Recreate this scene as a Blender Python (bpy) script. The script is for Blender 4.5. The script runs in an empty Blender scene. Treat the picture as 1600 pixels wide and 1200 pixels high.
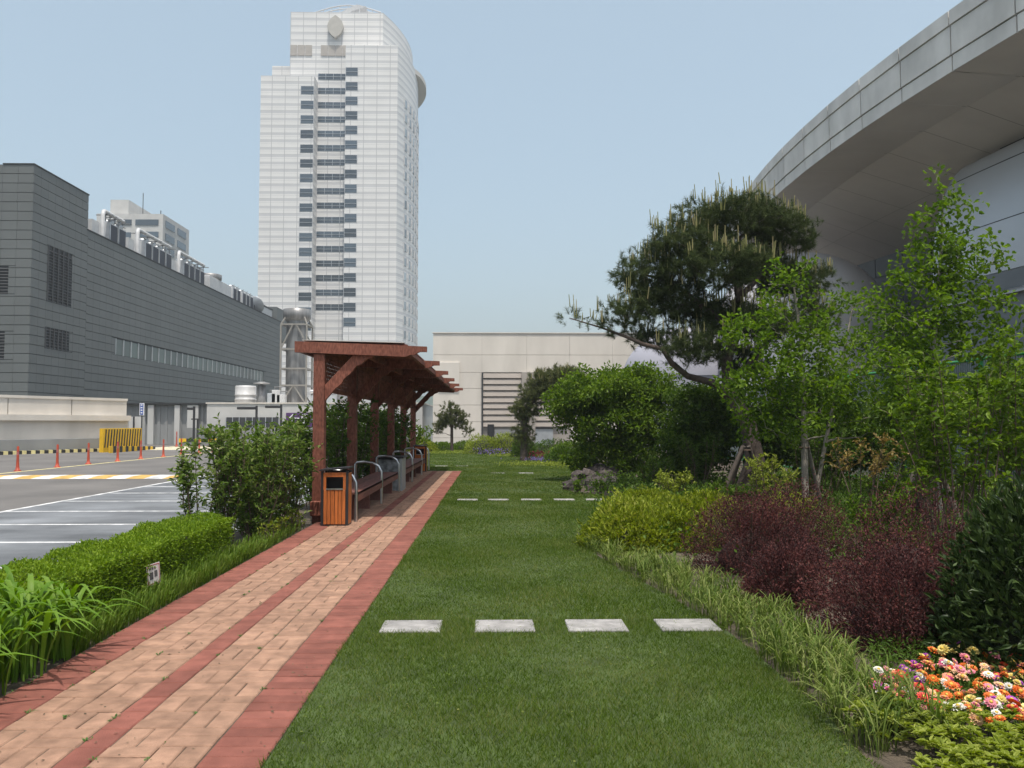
import bpy, math, random
import numpy as np
from mathutils import Vector, Matrix

# ------------------------------------------------------------------ camera, sky, sun, exposure
sc = bpy.context.scene
col = sc.collection
CAM_H, FPX, PITCH, YAW = 1.5, 1300.0, math.atan(62 / 1300), math.atan(28 / 1300)
cd = bpy.data.cameras.new('camera'); cam = bpy.data.objects.new('camera', cd); col.objects.link(cam)
cam.location = (0, 0, CAM_H); cam.rotation_euler = (math.pi / 2 + PITCH, 0, -YAW)
cd.sensor_width = 36; cd.lens = FPX / 1600 * 36; cd.clip_end = 20000; cd.clip_start = 0.05
sc.camera = cam
SUN_DIR = Vector((-0.075, 0.29, -1.0)).normalized()          # the way the light travels
SUN_EL = math.asin(-SUN_DIR.z); SUN_AZ = math.atan2(-SUN_DIR.x, -SUN_DIR.y)
w = bpy.data.worlds.new('World'); sc.world = w; w.use_nodes = True
nt = w.node_tree
sky = nt.nodes.new('ShaderNodeTexSky'); sky.sky_type = 'NISHITA'; sky.sun_disc = False
sky.sun_elevation = SUN_EL; sky.sun_rotation = SUN_AZ
sky.altitude = 0; sky.air_density = 1.0; sky.dust_density = 5.0; sky.ozone_density = 1.0
hz_ = nt.nodes.new('ShaderNodeMix'); hz_.data_type = 'RGBA'; hz_.blend_type = 'ADD'; hz_.inputs[0].default_value = 1.0
nt.links.new(sky.outputs[0], hz_.inputs[6]); hz_.inputs[7].default_value = (1.44, 1.80, 1.62, 1)      # even pale spring haze over the whole sky
nt.links.new(hz_.outputs[2], nt.nodes['Background'].inputs[0])
nt.nodes['Background'].inputs[1].default_value = 0.15
sd = bpy.data.lights.new('sun', 'SUN'); sd.energy = 4.4; sd.angle = math.radians(0.53); sd.color = (1.0, 0.95, 0.87)
sun = bpy.data.objects.new('sun', sd); col.objects.link(sun); sun.location = (0, -20, 60)
sun.rotation_euler = SUN_DIR.to_track_quat('-Z', 'Y').to_euler()
sc.view_settings.view_transform = 'Standard'; sc.view_settings.look = 'None'
sc.view_settings.gamma = 1; sc.view_settings.use_curve_mapping = False
sc.view_settings.exposure = 0.03
sc.render.engine = 'CYCLES'; sc.cycles.use_denoising = True
sc.cycles.max_bounces = 6; sc.cycles.transparent_max_bounces = 6

# ------------------------------------------------------------------ helpers
RX = Matrix.Rotation(math.pi / 2 + PITCH, 3, 'X'); RZ = Matrix.Rotation(-YAW, 3, 'Z'); CR = RZ @ RX
def ray(px, py): return CR @ Vector(((px - 800) / FPX, (600 - py) / FPX, -1))
def A(px, py, Y):                     # a place at distance Y
    d = ray(px, py); t = Y / d.y; return Vector((d.x * t, Y, CAM_H + d.z * t))
def G(px, py, z=0.0):                 # a place on level ground z
    d = ray(px, py); t = (z - CAM_H) / d.z; return Vector((d.x * t, d.y * t, z))
def PX(p):                            # picture place of a point
    v = CR.transposed() @ (Vector(p) - Vector((0, 0, CAM_H))); return (800 + FPX * v.x / -v.z, 600 - FPX * v.y / -v.z)

def wloc(o):
    l = Vector((0, 0, 0))
    while o is not None: l += o.location; o = o.parent
    return l
def tag(o, label=None, cat=None, group=None, kind=None):
    if label: o['label'] = label
    if cat: o['category'] = cat
    if group: o['group'] = group
    if kind: o['kind'] = kind
    return o
def thing(name, label, cat, loc=(0, 0, 0), group=None):
    o = bpy.data.objects.new(name, None); col.objects.link(o); o.location = loc; o.empty_display_size = .1
    return tag(o, label, cat, group)
def link(name, me, parent=None, loc=(0, 0, 0)):
    o = bpy.data.objects.new(name, me); col.objects.link(o); o.location = loc
    if parent is not None: o.parent = parent
    return o
def copy_tree(o, parent=None):
    c = o.copy(); col.objects.link(c); c.parent = parent
    for ch in o.children: copy_tree(ch, c)
    return c

class MB:
    def __init__(s): s.v = []; s.f = []; s.m = []; s.s = []
    def add(s, vs, fs, mi=0, smooth=False):
        b = len(s.v); s.v += [tuple(x) for x in vs]
        for f in fs: s.f.append([i + b for i in f]); s.m.append(mi); s.s.append(smooth)
        return s
    def box(s, x0, x1, y0, y1, z0, z1, mi=0):
        return s.add([(x0, y0, z0), (x1, y0, z0), (x1, y1, z0), (x0, y1, z0), (x0, y0, z1), (x1, y0, z1), (x1, y1, z1), (x0, y1, z1)],
                     [(0, 3, 2, 1), (4, 5, 6, 7), (0, 1, 5, 4), (1, 2, 6, 5), (2, 3, 7, 6), (3, 0, 4, 7)], mi)
    def cbox(s, x0, x1, y0, y1, z0, z1, c=.01, mi=0):      # box with chamfered edges
        vs = []
        for z, i in ((z0, c), (z0 + c, 0), (z1 - c, 0), (z1, c)):
            vs += [(x0 + i, y0 + i, z), (x1 - i, y0 + i, z), (x1 - i, y1 - i, z), (x0 + i, y1 - i, z)]
        fs = [(3, 2, 1, 0), (12, 13, 14, 15)]
        for k in range(3):
            for j in range(4): fs.append((k * 4 + j, k * 4 + (j + 1) % 4, k * 4 + 4 + (j + 1) % 4, k * 4 + 4 + j))
        return s.add(vs, fs, mi)
    def beam(s, p, q, w, h, mi=0):
        p, q = Vector(p), Vector(q); d = (q - p).normalized()
        up = Vector((0, 0, 1)) if abs(d.z) < .95 else Vector((0, 1, 0))
        sx = d.cross(up).normalized() * w / 2; sz = sx.cross(d).normalized() * h / 2
        vs = [p - sx - sz, p + sx - sz, p + sx + sz, p - sx + sz, q - sx - sz, q + sx - sz, q + sx + sz, q - sx + sz]
        return s.add(vs, [(0, 1, 2, 3), (7, 6, 5, 4), (0, 4, 5, 1), (1, 5, 6, 2), (2, 6, 7, 3), (3, 7, 4, 0)], mi)
    def tube(s, pts, r, n=8, mi=0, cap=True):
        pts = [Vector(p) for p in pts]; k = len(pts)
        rs = r if isinstance(r, (list, tuple)) else [r] * k
        vs = []; ref = None
        for i, p in enumerate(pts):
            d = (pts[min(i + 1, k - 1)] - pts[max(i - 1, 0)]).normalized()
            if ref is None: ref = d.orthogonal().normalized()
            ref = (ref - d * ref.dot(d)).normalized() if (ref - d * ref.dot(d)).length > 1e-4 else d.orthogonal().normalized()
            b = d.cross(ref)
            for j in range(n):
                a = 2 * math.pi * j / n; vs.append(p + (ref * math.cos(a) + b * math.sin(a)) * rs[i])
        fs = [(i * n + j, i * n + (j + 1) % n, (i + 1) * n + (j + 1) % n, (i + 1) * n + j) for i in range(k - 1) for j in range(n)]
        s.add(vs, fs, mi, True)
        if cap:
            s.add(vs[:n], [tuple(range(n))[::-1]], mi); s.add(vs[-n:], [tuple(range(n))], mi)
        return s
    def lathe(s, prof, c=(0, 0, 0), n=20, mi=0, smooth=True):
        vs = [(c[0] + r * math.cos(2 * math.pi * j / n), c[1] + r * math.sin(2 * math.pi * j / n), c[2] + z) for r, z in prof for j in range(n)]
        k = len(prof)
        fs = [(i * n + j, i * n + (j + 1) % n, (i + 1) * n + (j + 1) % n, (i + 1) * n + j) for i in range(k - 1) for j in range(n)]
        s.add(vs, fs, mi, smooth)
        s.add(vs[:n], [tuple(range(n))[::-1]], mi); s.add(vs[-n:], [tuple(range(n))], mi)
        return s
    def prism(s, poly, ext, mi=0):
        n = len(poly); e = Vector(ext); vs = [Vector(p) for p in poly] + [Vector(p) + e for p in poly]
        return s.add(vs, [tuple(range(n))[::-1], tuple(range(n, 2 * n))] + [(i, (i + 1) % n, n + (i + 1) % n, n + i) for i in range(n)], mi)
    def mesh(s, name, mats, off=(0, 0, 0)):
        me = bpy.data.meshes.new(name)
        me.from_pydata([(x - off[0], y - off[1], z - off[2]) for x, y, z in s.v], [], s.f)
        for m in (mats if isinstance(mats, (list, tuple)) else [mats]): me.materials.append(m)
        me.polygons.foreach_set('material_index', s.m); me.polygons.foreach_set('use_smooth', s.s)
        me.update(); return me
    def build(s, name, mats, parent=None, loc=(0, 0, 0)):
        off = wloc(parent) + Vector(loc) if parent is not None else Vector(loc)
        return link(name, s.mesh(name, mats, off), parent, loc)

def np_mesh(name, V, F, mats, off=(0, 0, 0), smooth=False):
    """F: list of (m,k) index arrays."""
    me = bpy.data.meshes.new(name); V = np.asarray(V, np.float32) - np.asarray(off, np.float32)
    me.vertices.add(len(V)); me.vertices.foreach_set('co', V.ravel())
    F = [f for f in (F if isinstance(F, list) else [F]) if len(f)]
    tot = np.concatenate([np.full(len(f), f.shape[1], np.int32) for f in F])
    li = np.concatenate([f.astype(np.int32).ravel() for f in F])
    me.loops.add(len(li)); me.loops.foreach_set('vertex_index', li)
    me.polygons.add(len(tot)); st = np.concatenate([[0], np.cumsum(tot)[:-1]]).astype(np.int32)
    me.polygons.foreach_set('loop_start', st); me.polygons.foreach_set('loop_total', tot)
    for m in (mats if isinstance(mats, (list, tuple)) else [mats]): me.materials.append(m)
    me.update(calc_edges=True); me.polygons.foreach_set('use_smooth', np.full(len(tot), smooth))
    return me
def unit(a): return a / np.maximum(np.linalg.norm(a, axis=-1, keepdims=True), 1e-9)
def rdir(rng, n): return unit(rng.normal(size=(n, 3)))

# ------------------------------------------------------------------ materials
def newmat(name):
    m = bpy.data.materials.new(name); m.use_nodes = True
    return m, m.node_tree, m.node_tree.nodes['Principled BSDF']
def mat(name, c, rough=.7, var=.15, scale=3.0, bump=0.0, bscale=40.0, metal=0.0, spec=.4, rnd=0.0, coord='pos', detail=5, c2=None, streak=None, big=0.0, bigs=.7):
    """procedural surface: base colour varied by noise (wear), optional per-piece variation, fine bump"""
    m, t, b = newmat(name); N = t.nodes; L = t.links
    geo = N.new('ShaderNodeNewGeometry'); tc = N.new('ShaderNodeTexCoord')
    src = geo.outputs['Position'] if coord == 'pos' else tc.outputs['Object']
    if streak:
        mp = N.new('ShaderNodeMapping'); mp.inputs['Scale'].default_value = streak; L.new(src, mp.inputs[0]); src = mp.outputs[0]
    no = N.new('ShaderNodeTexNoise'); no.inputs['Scale'].default_value = scale; no.inputs['Detail'].default_value = detail
    L.new(src, no.inputs['Vector'])
    rp = N.new('ShaderNodeValToRGB'); rp.color_ramp.elements[0].position = .28; rp.color_ramp.elements[1].position = .72
    lo = [x * (1 - var) for x in c]; hi = [min(1, x * (1 + var)) for x in (c2 or c)]
    rp.color_ramp.elements[0].color = (*lo, 1); rp.color_ramp.elements[1].color = (*hi, 1)
    L.new(no.outputs['Fac'], rp.inputs['Fac']); out = rp.outputs['Color']
    if big:
        nb_ = N.new('ShaderNodeTexNoise'); nb_.inputs['Scale'].default_value = bigs; nb_.inputs['Detail'].default_value = 8; nb_.inputs['Roughness'].default_value = .65; L.new(geo.outputs['Position'], nb_.inputs['Vector'])
        mb_ = N.new('ShaderNodeMapRange'); mb_.inputs['From Min'].default_value = .3; mb_.inputs['From Max'].default_value = .7; mb_.inputs['To Min'].default_value = 1 - big; mb_.inputs['To Max'].default_value = 1 + big * .6; L.new(nb_.outputs['Fac'], mb_.inputs['Value'])
        hb_ = N.new('ShaderNodeHueSaturation'); L.new(mb_.outputs[0], hb_.inputs['Value']); L.new(out, hb_.inputs['Color']); out = hb_.outputs[0]
    if rnd:
        oi = N.new('ShaderNodeObjectInfo'); ad = N.new('ShaderNodeMath'); ad.operation = 'ADD'
        L.new(oi.outputs['Random'], ad.inputs[0]); L.new(geo.outputs['Random Per Island'], ad.inputs[1])
        fr = N.new('ShaderNodeMath'); fr.operation = 'FRACT'; L.new(ad.outputs[0], fr.inputs[0])
        mr = N.new('ShaderNodeMapRange'); mr.inputs['To Min'].default_value = 1 - rnd; mr.inputs['To Max'].default_value = 1 + rnd
        L.new(fr.outputs[0], mr.inputs['Value'])
        hs = N.new('ShaderNodeHueSaturation'); L.new(mr.outputs[0], hs.inputs['Value']); L.new(out, hs.inputs['Color']); out = hs.outputs[0]
    L.new(out, b.inputs['Base Color'])
    b.inputs['Roughness'].default_value = rough; b.inputs['Metallic'].default_value = metal; b.inputs['Specular IOR Level'].default_value = spec
    if bump:
        n2 = N.new('ShaderNodeTexNoise'); n2.inputs['Scale'].default_value = bscale; n2.inputs['Detail'].default_value = 6; L.new(src, n2.inputs['Vector'])
        bp = N.new('ShaderNodeBump'); bp.inputs['Strength'].default_value = bump; bp.inputs['Distance'].default_value = .02
        L.new(n2.outputs['Fac'], bp.inputs['Height']); L.new(bp.outputs[0], b.inputs['Normal'])
    return m
def leafmat(name, cols, rough=.45, trans=.3, spec=.35, patch=.25, pscale=1.6):
    """leaf colours vary leaf by leaf and in patches; some light passes through"""
    m, t, b = newmat(name); N = t.nodes; L = t.links
    geo = N.new('ShaderNodeNewGeometry'); rp = N.new('ShaderNodeValToRGB')
    els = rp.color_ramp.elements
    while len(els) < len(cols): els.new(.5)
    for i, c in enumerate(cols): els[i].position = i / max(1, len(cols) - 1); els[i].color = (*c, 1)
    no = N.new('ShaderNodeTexNoise'); no.inputs['Scale'].default_value = pscale; no.inputs['Detail'].default_value = 3; L.new(geo.outputs['Position'], no.inputs['Vector'])
    mx = N.new('ShaderNodeMath'); mx.operation = 'MULTIPLY_ADD'; mx.inputs[1].default_value = patch * 3; mx.inputs[2].default_value = -patch * 1.5
    L.new(no.outputs['Fac'], mx.inputs[0])
    ad = N.new('ShaderNodeMath'); ad.operation = 'ADD'; ad.use_clamp = True; L.new(mx.outputs[0], ad.inputs[0]); L.new(geo.outputs['Random Per Island'], ad.inputs[1])
    L.new(ad.outputs[0], rp.inputs['Fac']); L.new(rp.outputs['Color'], b.inputs['Base Color'])
    b.inputs['Roughness'].default_value = rough; b.inputs['Specular IOR Level'].default_value = spec
    if trans:
        tr = N.new('ShaderNodeBsdfTranslucent'); ms = N.new('ShaderNodeMixShader'); ms.inputs[0].default_value = trans
        hs = N.new('ShaderNodeHueSaturation'); hs.inputs['Saturation'].default_value = 1.15; hs.inputs['Value'].default_value = 1.3; L.new(rp.outputs['Color'], hs.inputs['Color'])
        L.new(hs.outputs[0], tr.inputs['Color']); L.new(b.outputs[0], ms.inputs[1]); L.new(tr.outputs[0], ms.inputs[2])
        L.new(ms.outputs[0], N['Material Output'].inputs['Surface'])
    return m
def glassmat(name, c, rough=.08):
    m, t, b = newmat(name); N = t.nodes; L = t.links
    geo = N.new('ShaderNodeNewGeometry'); oi = N.new('ShaderNodeObjectInfo'); mr = N.new('ShaderNodeMapRange'); mr.inputs['To Min'].default_value = .45; mr.inputs['To Max'].default_value = 1.5
    L.new(oi.outputs['Random'], mr.inputs['Value'])
    hs = N.new('ShaderNodeHueSaturation'); hs.inputs['Color'].default_value = (*c, 1); L.new(mr.outputs[0], hs.inputs['Value'])
    L.new(hs.outputs[0], b.inputs['Base Color']); b.inputs['Roughness'].default_value = rough; b.inputs['Specular IOR Level'].default_value = .9
    return m

M = {}
M['brick_cream'] = mat('cream clay paver', (.250, .150, .104), .88, .2, 9, .4, 120, rnd=.11, c2=(.295, .178, .122), spec=.2, big=.15, bigs=1.1)
M['brick_red'] = mat('red clay paver', (.198, .074, .056), .88, .2, 8, .35, 120, rnd=.14, spec=.2, big=.2, bigs=1.3)
M['joint'] = mat('sand joint', (.075, .058, .042), .95, .3, 30, .3, 150)
M['soil'] = mat('garden soil', (.055, .043, .03), .95, .4, 6, .6, 60, c2=(.085, .068, .05))
M['lawn'] = mat('lawn ground', (.05, .075, .02), .95, .35, 4, .5, 90)
M['asphalt'] = mat('asphalt', (.112, .107, .103), .9, .16, .35, .25, 180, c2=(.130, .123, .117), big=.18, bigs=.25)
M['stall'] = mat('parking stall surface', (.085, .092, .102), .8, .4, .5, .2, 150, c2=(.15, .16, .172), streak=(.35, 1.3, 1), big=.42, bigs=.5)
M['ground'] = mat('far ground', (.12, .125, .11), .95, .3, .02)
M['conc'] = mat('pale concrete', (.58, .54, .485), .85, .07, .8, .15, 30, c2=(.61, .57, .515), rnd=.02, streak=(1, 1, .35))
M['conc_grey'] = mat('grey concrete', (.25, .255, .255), .88, .15, .9, .2, 25, streak=(1, 1, .4))
M['conc_white'] = mat('white painted concrete', (.47, .465, .45), .8, .10, .6, .1, 25)
M['stone'] = mat('white stone slab', (.285, .275, .265), .85, .2, 14, .3, 140, rnd=.09, big=.38, bigs=5.0)
M['white_paint'] = mat('white road paint', (.34, .345, .35), .8, .25, 4.5, c2=(.58, .58, .58), detail=9)
M['yellow_paint'] = mat('yellow road paint', (.38, .245, .07), .8, .25, 4.5, c2=(.50, .32, .09), detail=9)
M['pale_yellow'] = mat('pale yellow paint', (.72, .63, .30), .75, .2, 3)
M['yellow'] = mat('yellow steel', (.80, .48, .015), .55, .1, 4)
M['black'] = mat('black paint', (.025, .024, .024), .6, .3, 4)
M['orange'] = mat('orange plastic', (.40, .062, .028), .55, .2, 5, rnd=.12)
M['wood_red'] = mat('red brown stained timber', (.185, .062, .040), .66, .38, 7, .35, 60, streak=(6, .6, 2), rnd=.16, c2=(.21, .078, .052), big=.25, bigs=1.6, spec=.25)
M['wood_seat'] = mat('bench timber', (.15, .058, .043), .6, .25, 8, .3, 60, streak=(5, .5, 5), rnd=.15)
M['wood_bin'] = mat('orange stained slat', (.43, .125, .030), .4, .3, 9, .15, 70, streak=(6, 6, .7), rnd=.15)
M['roof_sheet'] = mat('pale roof sheet', (.55, .53, .49), .5, .15, 2)
M['steel'] = mat('brushed stainless steel', (.55, .55, .56), .3, .08, 10, metal=1.0, spec=.5)
M['steel_dull'] = mat('dull steel duct', (.20, .20, .20), .45, .3, 1.5, metal=.35, streak=(2.5, 2.5, .25))
M['black_metal'] = mat('black metal', (.022, .022, .025), .45, .2, 8)
M['panel_grey'] = mat('grey metal panel', (.120, .130, .130), .6, .06, .3, spec=.25, rnd=.03)
M['panel_gap'] = mat('dark joint', (.035, .038, .040), .8, .1, 2)
M['louver'] = mat('dark louver', (.045, .047, .05), .6, .1, 3)
M['fin_dark'] = mat('dark coil fins', (.03, .033, .045), .6, .2, 6)
M['white_metal'] = mat('white metal', (.45, .455, .46), .45, .1, 2)
M['grey_metal'] = mat('light grey metal', (.40, .42, .44), .4, .12, 2, metal=.4)
M['glass_band'] = glassmat('pale green glass', (.05, .07, .062), .3)
M['glass_blue'] = glassmat('blue grey glass', (.045, .065, .085), .12)
M['glass_side'] = glassmat('pale grey glass', (.22, .26, .29), .1)
M['fascia'] = mat('weathered fascia panel', (.56, .555, .53), .8, .13, .9, .1, 20, rnd=.06, c2=(.63, .62, .595), big=.16, bigs=.5, streak=(1, 1, .35))
M['ledge'] = mat('brown ledge', (.20, .175, .15), .85, .2, 2)
M['soffit'] = mat('soffit board', (.56, .52, .485), .85, .06, .3, big=.1, bigs=.25)
M['shell'] = mat('silver metal cladding', (.50, .525, .56), .42, .07, .3, metal=.25)
M['dome'] = mat('lilac grey roof membrane', (.33, .33, .38), .7, .06, .4)
M['dome_lit'] = mat('lilac grey roof membrane lit', (.62, .60, .62), .7, .06, .4)  # dome membrane with light put into its colour, to look lit under the eave
M['wall_dark'] = mat('dark grey wall cladding', (.15, .165, .18), .6, .12, .6)
M['bark_pine'] = mat('pine bark', (.075, .056, .045), .95, .45, 9, .8, 40)
M['bark_pale'] = mat('pale bark', (.27, .24, .20), .9, .35, 12, .5, 50)
M['bark_brown'] = mat('brown bark', (.10, .07, .05), .9, .35, 14, .4, 50)
M['stake'] = mat('weathered stake', (.16, .14, .115), .85, .3, 12, .3, 50)
M['stake_dark'] = mat('dark stake', (.075, .06, .05), .85, .3, 12, .3, 50)
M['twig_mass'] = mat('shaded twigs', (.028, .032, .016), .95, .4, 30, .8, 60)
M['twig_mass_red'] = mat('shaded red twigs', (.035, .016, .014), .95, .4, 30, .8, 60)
M['rock'] = mat('garden rock', (.035, .028, .027), .9, .5, 6, .9, 14, c2=(.075, .062, .058))
M['fence_green'] = mat('green fence paint', (.03, .26, .07), .45, .1, 5)
M['wire'] = mat('green coated wire', (.06, .11, .085), .6, .1, 5)
M['sign_purple'] = mat('purple sign face', (.085, .032, .13), .5, .05, 2)
M['sign_blue'] = mat('blue sign face', (.05, .10, .35), .5, .05, 2)
M['sign_white'] = mat('white sign lettering', (.75, .75, .75), .5, .03, 2)
M['notice'] = mat('notice plate', (.62, .55, .53), .5, .05, 9)
M['red_line'] = mat('red print', (.40, .06, .06), .5, .05, 9)
M['print_dark'] = mat('dark print', (.10, .09, .09), .6, .2, 60)
M['hill'] = mat('wooded hill', (.05, .075, .045), .95, .4, .25, .8, .6)
# foliage
M['grass'] = leafmat('lawn blades', [(.042, .076, .008), (.066, .112, .012), (.092, .142, .019), (.165, .18, .058)], .6, .38, .06, .44, 1.1)
M['grass_pale'] = leafmat('bed grass blades', [(.06, .11, .012), (.095, .16, .018), (.16, .21, .045)], .6, .35, .12)
M['daylily'] = leafmat('daylily blades', [(.085, .175, .014), (.115, .215, .02), (.155, .25, .035)], .5, .35, .2, .15)
M['liriope'] = leafmat('border grass blades', [(.055, .095, .016), (.11, .16, .028), (.22, .25, .08)], .55, .35, .12, .3)
M['boxwood'] = leafmat('boxwood leaves', [(.085, .155, .009), (.14, .225, .014), (.22, .31, .026)], .5, .35, .15, .25)
M['shrub'] = leafmat('shrub leaves', [(.05, .092, .014), (.085, .145, .022), (.135, .205, .038), (.235, .28, .095)], .5, .38, .2)
M['azalea'] = leafmat('azalea leaves', [(.09, .125, .010), (.165, .215, .016), (.25, .30, .028), (.30, .31, .06)], .5, .35, .15)
M['barberry'] = leafmat('barberry leaves', [(.032, .017, .018), (.060, .026, .026), (.096, .037, .036), (.16, .060, .052)], .55, .3, .10, .4, 2.6)
M['dark_shrub'] = leafmat('dark evergreen leaves', [(.018, .034, .010), (.032, .056, .015), (.065, .10, .03)], .42, .2, .25)
M['tree_leaf'] = leafmat('young tree leaves', [(.062, .118, .010), (.102, .178, .016), (.165, .25, .028)], .5, .42, .10)
M['maple_leaf'] = leafmat('broad shrub leaves', [(.058, .108, .010), (.10, .17, .016), (.165, .24, .03)], .5, .38, .15)
M['deep_leaf'] = leafmat('deep green leaves', [(.038, .076, .010), (.066, .12, .016), (.11, .17, .028)], .5, .32, .15)
M['needle'] = leafmat('pine needles', [(.026, .040, .013), (.052, .074, .024), (.10, .125, .045)], .6, .2, .10, .35, 1.5)
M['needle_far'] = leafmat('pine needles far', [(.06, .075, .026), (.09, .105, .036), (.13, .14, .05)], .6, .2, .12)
M['candle'] = leafmat('pine candles', [(.19, .20, .07), (.26, .25, .10), (.32, .27, .14)], .6, .15, .2)
M['cover'] = leafmat('pale groundcover leaves', [(.14, .18, .018), (.21, .26, .032), (.31, .345, .075)], .5, .35, .15)
M['orange_leaf'] = leafmat('bronze leaves', [(.16, .13, .03), (.24, .16, .05), (.28, .22, .07)], .5, .3, .3)
M['clover'] = leafmat('clover leaves', [(.075, .125, .015), (.11, .16, .025), (.18, .19, .06)], .6, .3, .1)
M['debris'] = mat('path debris', (.09, .07, .04), .9, .4, 40, rnd=.5)
M['weed'] = leafmat('joint weeds', [(.04, .10, .015), (.07, .16, .03)], .5, .25, .3)
FLOWER = {'orange': (.62, .15, .02), 'salmon': (.66, .25, .14), 'magenta': (.52, .05, .21), 'white': (.68, .66, .61), 'peach': (.68, .42, .25), 'yellow': (.66, .54, .18), 'red': (.60, .05, .035), 'violet': (.32, .05, .34), 'pink': (.64, .23, .29)}
for k, c in FLOWER.items(): M['fl_' + k] = mat(k + ' petals', c, .55, .12, 60, rnd=.12)
M['fl_centre'] = mat('flower centre', (.55, .38, .06), .7, .2, 80)
M['purple_bloom'] = leafmat('purple blooms', [(.13, .09, .30), (.22, .16, .42), (.30, .24, .50)], .6, .2, .2)
M['red_bloom'] = leafmat('red blooms', [(.25, .03, .05), (.36, .05, .08)], .6, .2, .2)

def stripe_mat():
    """tower cladding: pale panels with grey courses and fine joints"""
    m, t, b = newmat('tower cladding'); N = t.nodes; L = t.links
    geo = N.new('ShaderNodeNewGeometry'); sx = N.new('ShaderNodeSeparateXYZ'); L.new(geo.outputs['Position'], sx.inputs[0])
    def mth(op, a, bb=None, c=None):
        n = N.new('ShaderNodeMath'); n.operation = op
        for i, x in enumerate((a, bb, c)):
            if x is None: continue
            if isinstance(x, (int, float)): n.inputs[i].default_value = x
            else: L.new(x, n.inputs[i])
        return n.outputs[0]
    ph = mth('FRACT', mth('DIVIDE', mth('ADD', sx.outputs['Z'], 60.0), 3.25))
    rp = N.new('ShaderNodeValToRGB'); rp.color_ramp.interpolation = 'CONSTANT'; e = rp.color_ramp.elements
    wht = (.66, .65, .635, 1); gry = (.50, .50, .505, 1); ln = (.42, .42, .42, 1)
    seq = [(0, wht), (.20, ln), (.215, wht), (.30, gry), (.46, ln), (.475, wht), (.70, ln), (.715, wht), (.80, gry), (.965, ln)]
    while len(e) < len(seq): e.new(.9)
    for i, (p, c) in enumerate(seq): e[i].position = p; e[i].color = c
    L.new(ph, rp.inputs['Fac'])
    fx = mth('FRACT', mth('DIVIDE', mth('ADD', sx.outputs['X'], 300.4), 2.86))
    nx = N.new('ShaderNodeSeparateXYZ'); L.new(geo.outputs['Normal'], nx.inputs[0])
    front = mth('GREATER_THAN', mth('ABSOLUTE', nx.outputs['Y']), .8)
    line = mth('MULTIPLY', mth('LESS_THAN', fx, .05), front)
    mx = N.new('ShaderNodeMix'); mx.data_type = 'RGBA'; L.new(line, mx.inputs[0]); L.new(rp.outputs[0], mx.inputs[6]); mx.inputs[7].default_value = (.40, .40, .405, 1)
    no = N.new('ShaderNodeTexNoise'); no.inputs['Scale'].default_value = .25; L.new(geo.outputs['Position'], no.inputs['Vector'])
    hs = N.new('ShaderNodeHueSaturation'); mr = N.new('ShaderNodeMapRange'); mr.inputs['To Min'].default_value = .9; mr.inputs['To Max'].default_value = 1.08
    L.new(no.outputs['Fac'], mr.inputs['Value']); L.new(mr.outputs[0], hs.inputs['Value']); L.new(mx.outputs[2], hs.inputs['Color'])
    L.new(hs.outputs[0], b.inputs['Base Color']); b.inputs['Roughness'].default_value = .5
    return m
M['tower'] = stripe_mat()

# ------------------------------------------------------------------ ground, parking, beds, path
PZ = -0.30                                                      # parking level
g = MB().add([(-1500, -600, PZ - .05), (1500, -600, PZ - .05), (1500, 1900, PZ - .05), (-1500, 1900, PZ - .05)], [(0, 1, 2, 3)]).build('ground', M['ground'])
tag(g, 'flat grey ground reaching to the horizon', kind='structure')
road = MB().box(-30, -3.8, -6, 72, PZ - .04, PZ).build('parking_lot', M['asphalt']); tag(road, 'grey asphalt parking lot and drive', kind='structure')
MB().box(-10.0, -3.82, -5.9, 40, PZ + .0005, PZ + .004).build('stall_surface', M['stall'], road)
MB().box(-10.08, -9.96, -5.9, 62, PZ + .005, PZ + .008).build('edge_line', M['white_paint'], road)
MB().box(-17.86, -17.74, -5.9, 58, PZ + .001, PZ + .005).build('yellow_line', M['pale_yellow'], road)
for k in range(-3, 14):
    y = 10.6 + 2.25 * k
    MB().box(-9.955, -4.0, y - .05, y + .05, PZ + .0045, PZ + .008).build('stall_line', M['white_paint'], road)
for k in range(12):                                             # hatched end of the drive
    y = 57.6 + k * .75
    MB().box(-26.5 + .1 * k, -12.0, y, y + .5, PZ + .001, PZ + .005).build('hatch_stripe', M['pale_yellow' if k % 2 else 'white_paint'], road)
bump = thing('speed_bump', 'low speed bump striped white and ochre across the drive', 'speed bump', (-14, 28.6, PZ))
x = -19.4; k = 0
while x < -10.6:
    x1 = min(x + .61, -10.6)
    MB().prism([(x, 27.6, PZ + .001), (x, 29.6, PZ + .001), (x, 28.9, PZ + .05), (x, 28.3, PZ + .05)], (x1 - x, 0, 0)).build('stripe', M['white_paint' if k % 2 else 'yellow_paint'], bump); x = x1; k += 1

bed = MB().box(-3.62, 30, -6, 58.5, PZ - .03, -.03).build('garden_bed', M['soil']); tag(bed, 'dark soil garden bed under lawn and shrubs', kind='structure')
kerb = tag(MB().box(-3.8, -3.62, -6, 58.5, PZ - .02, -.02).build('kerb', M['conc_grey']), 'grey concrete kerb along the parking lot', kind='structure')

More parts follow.
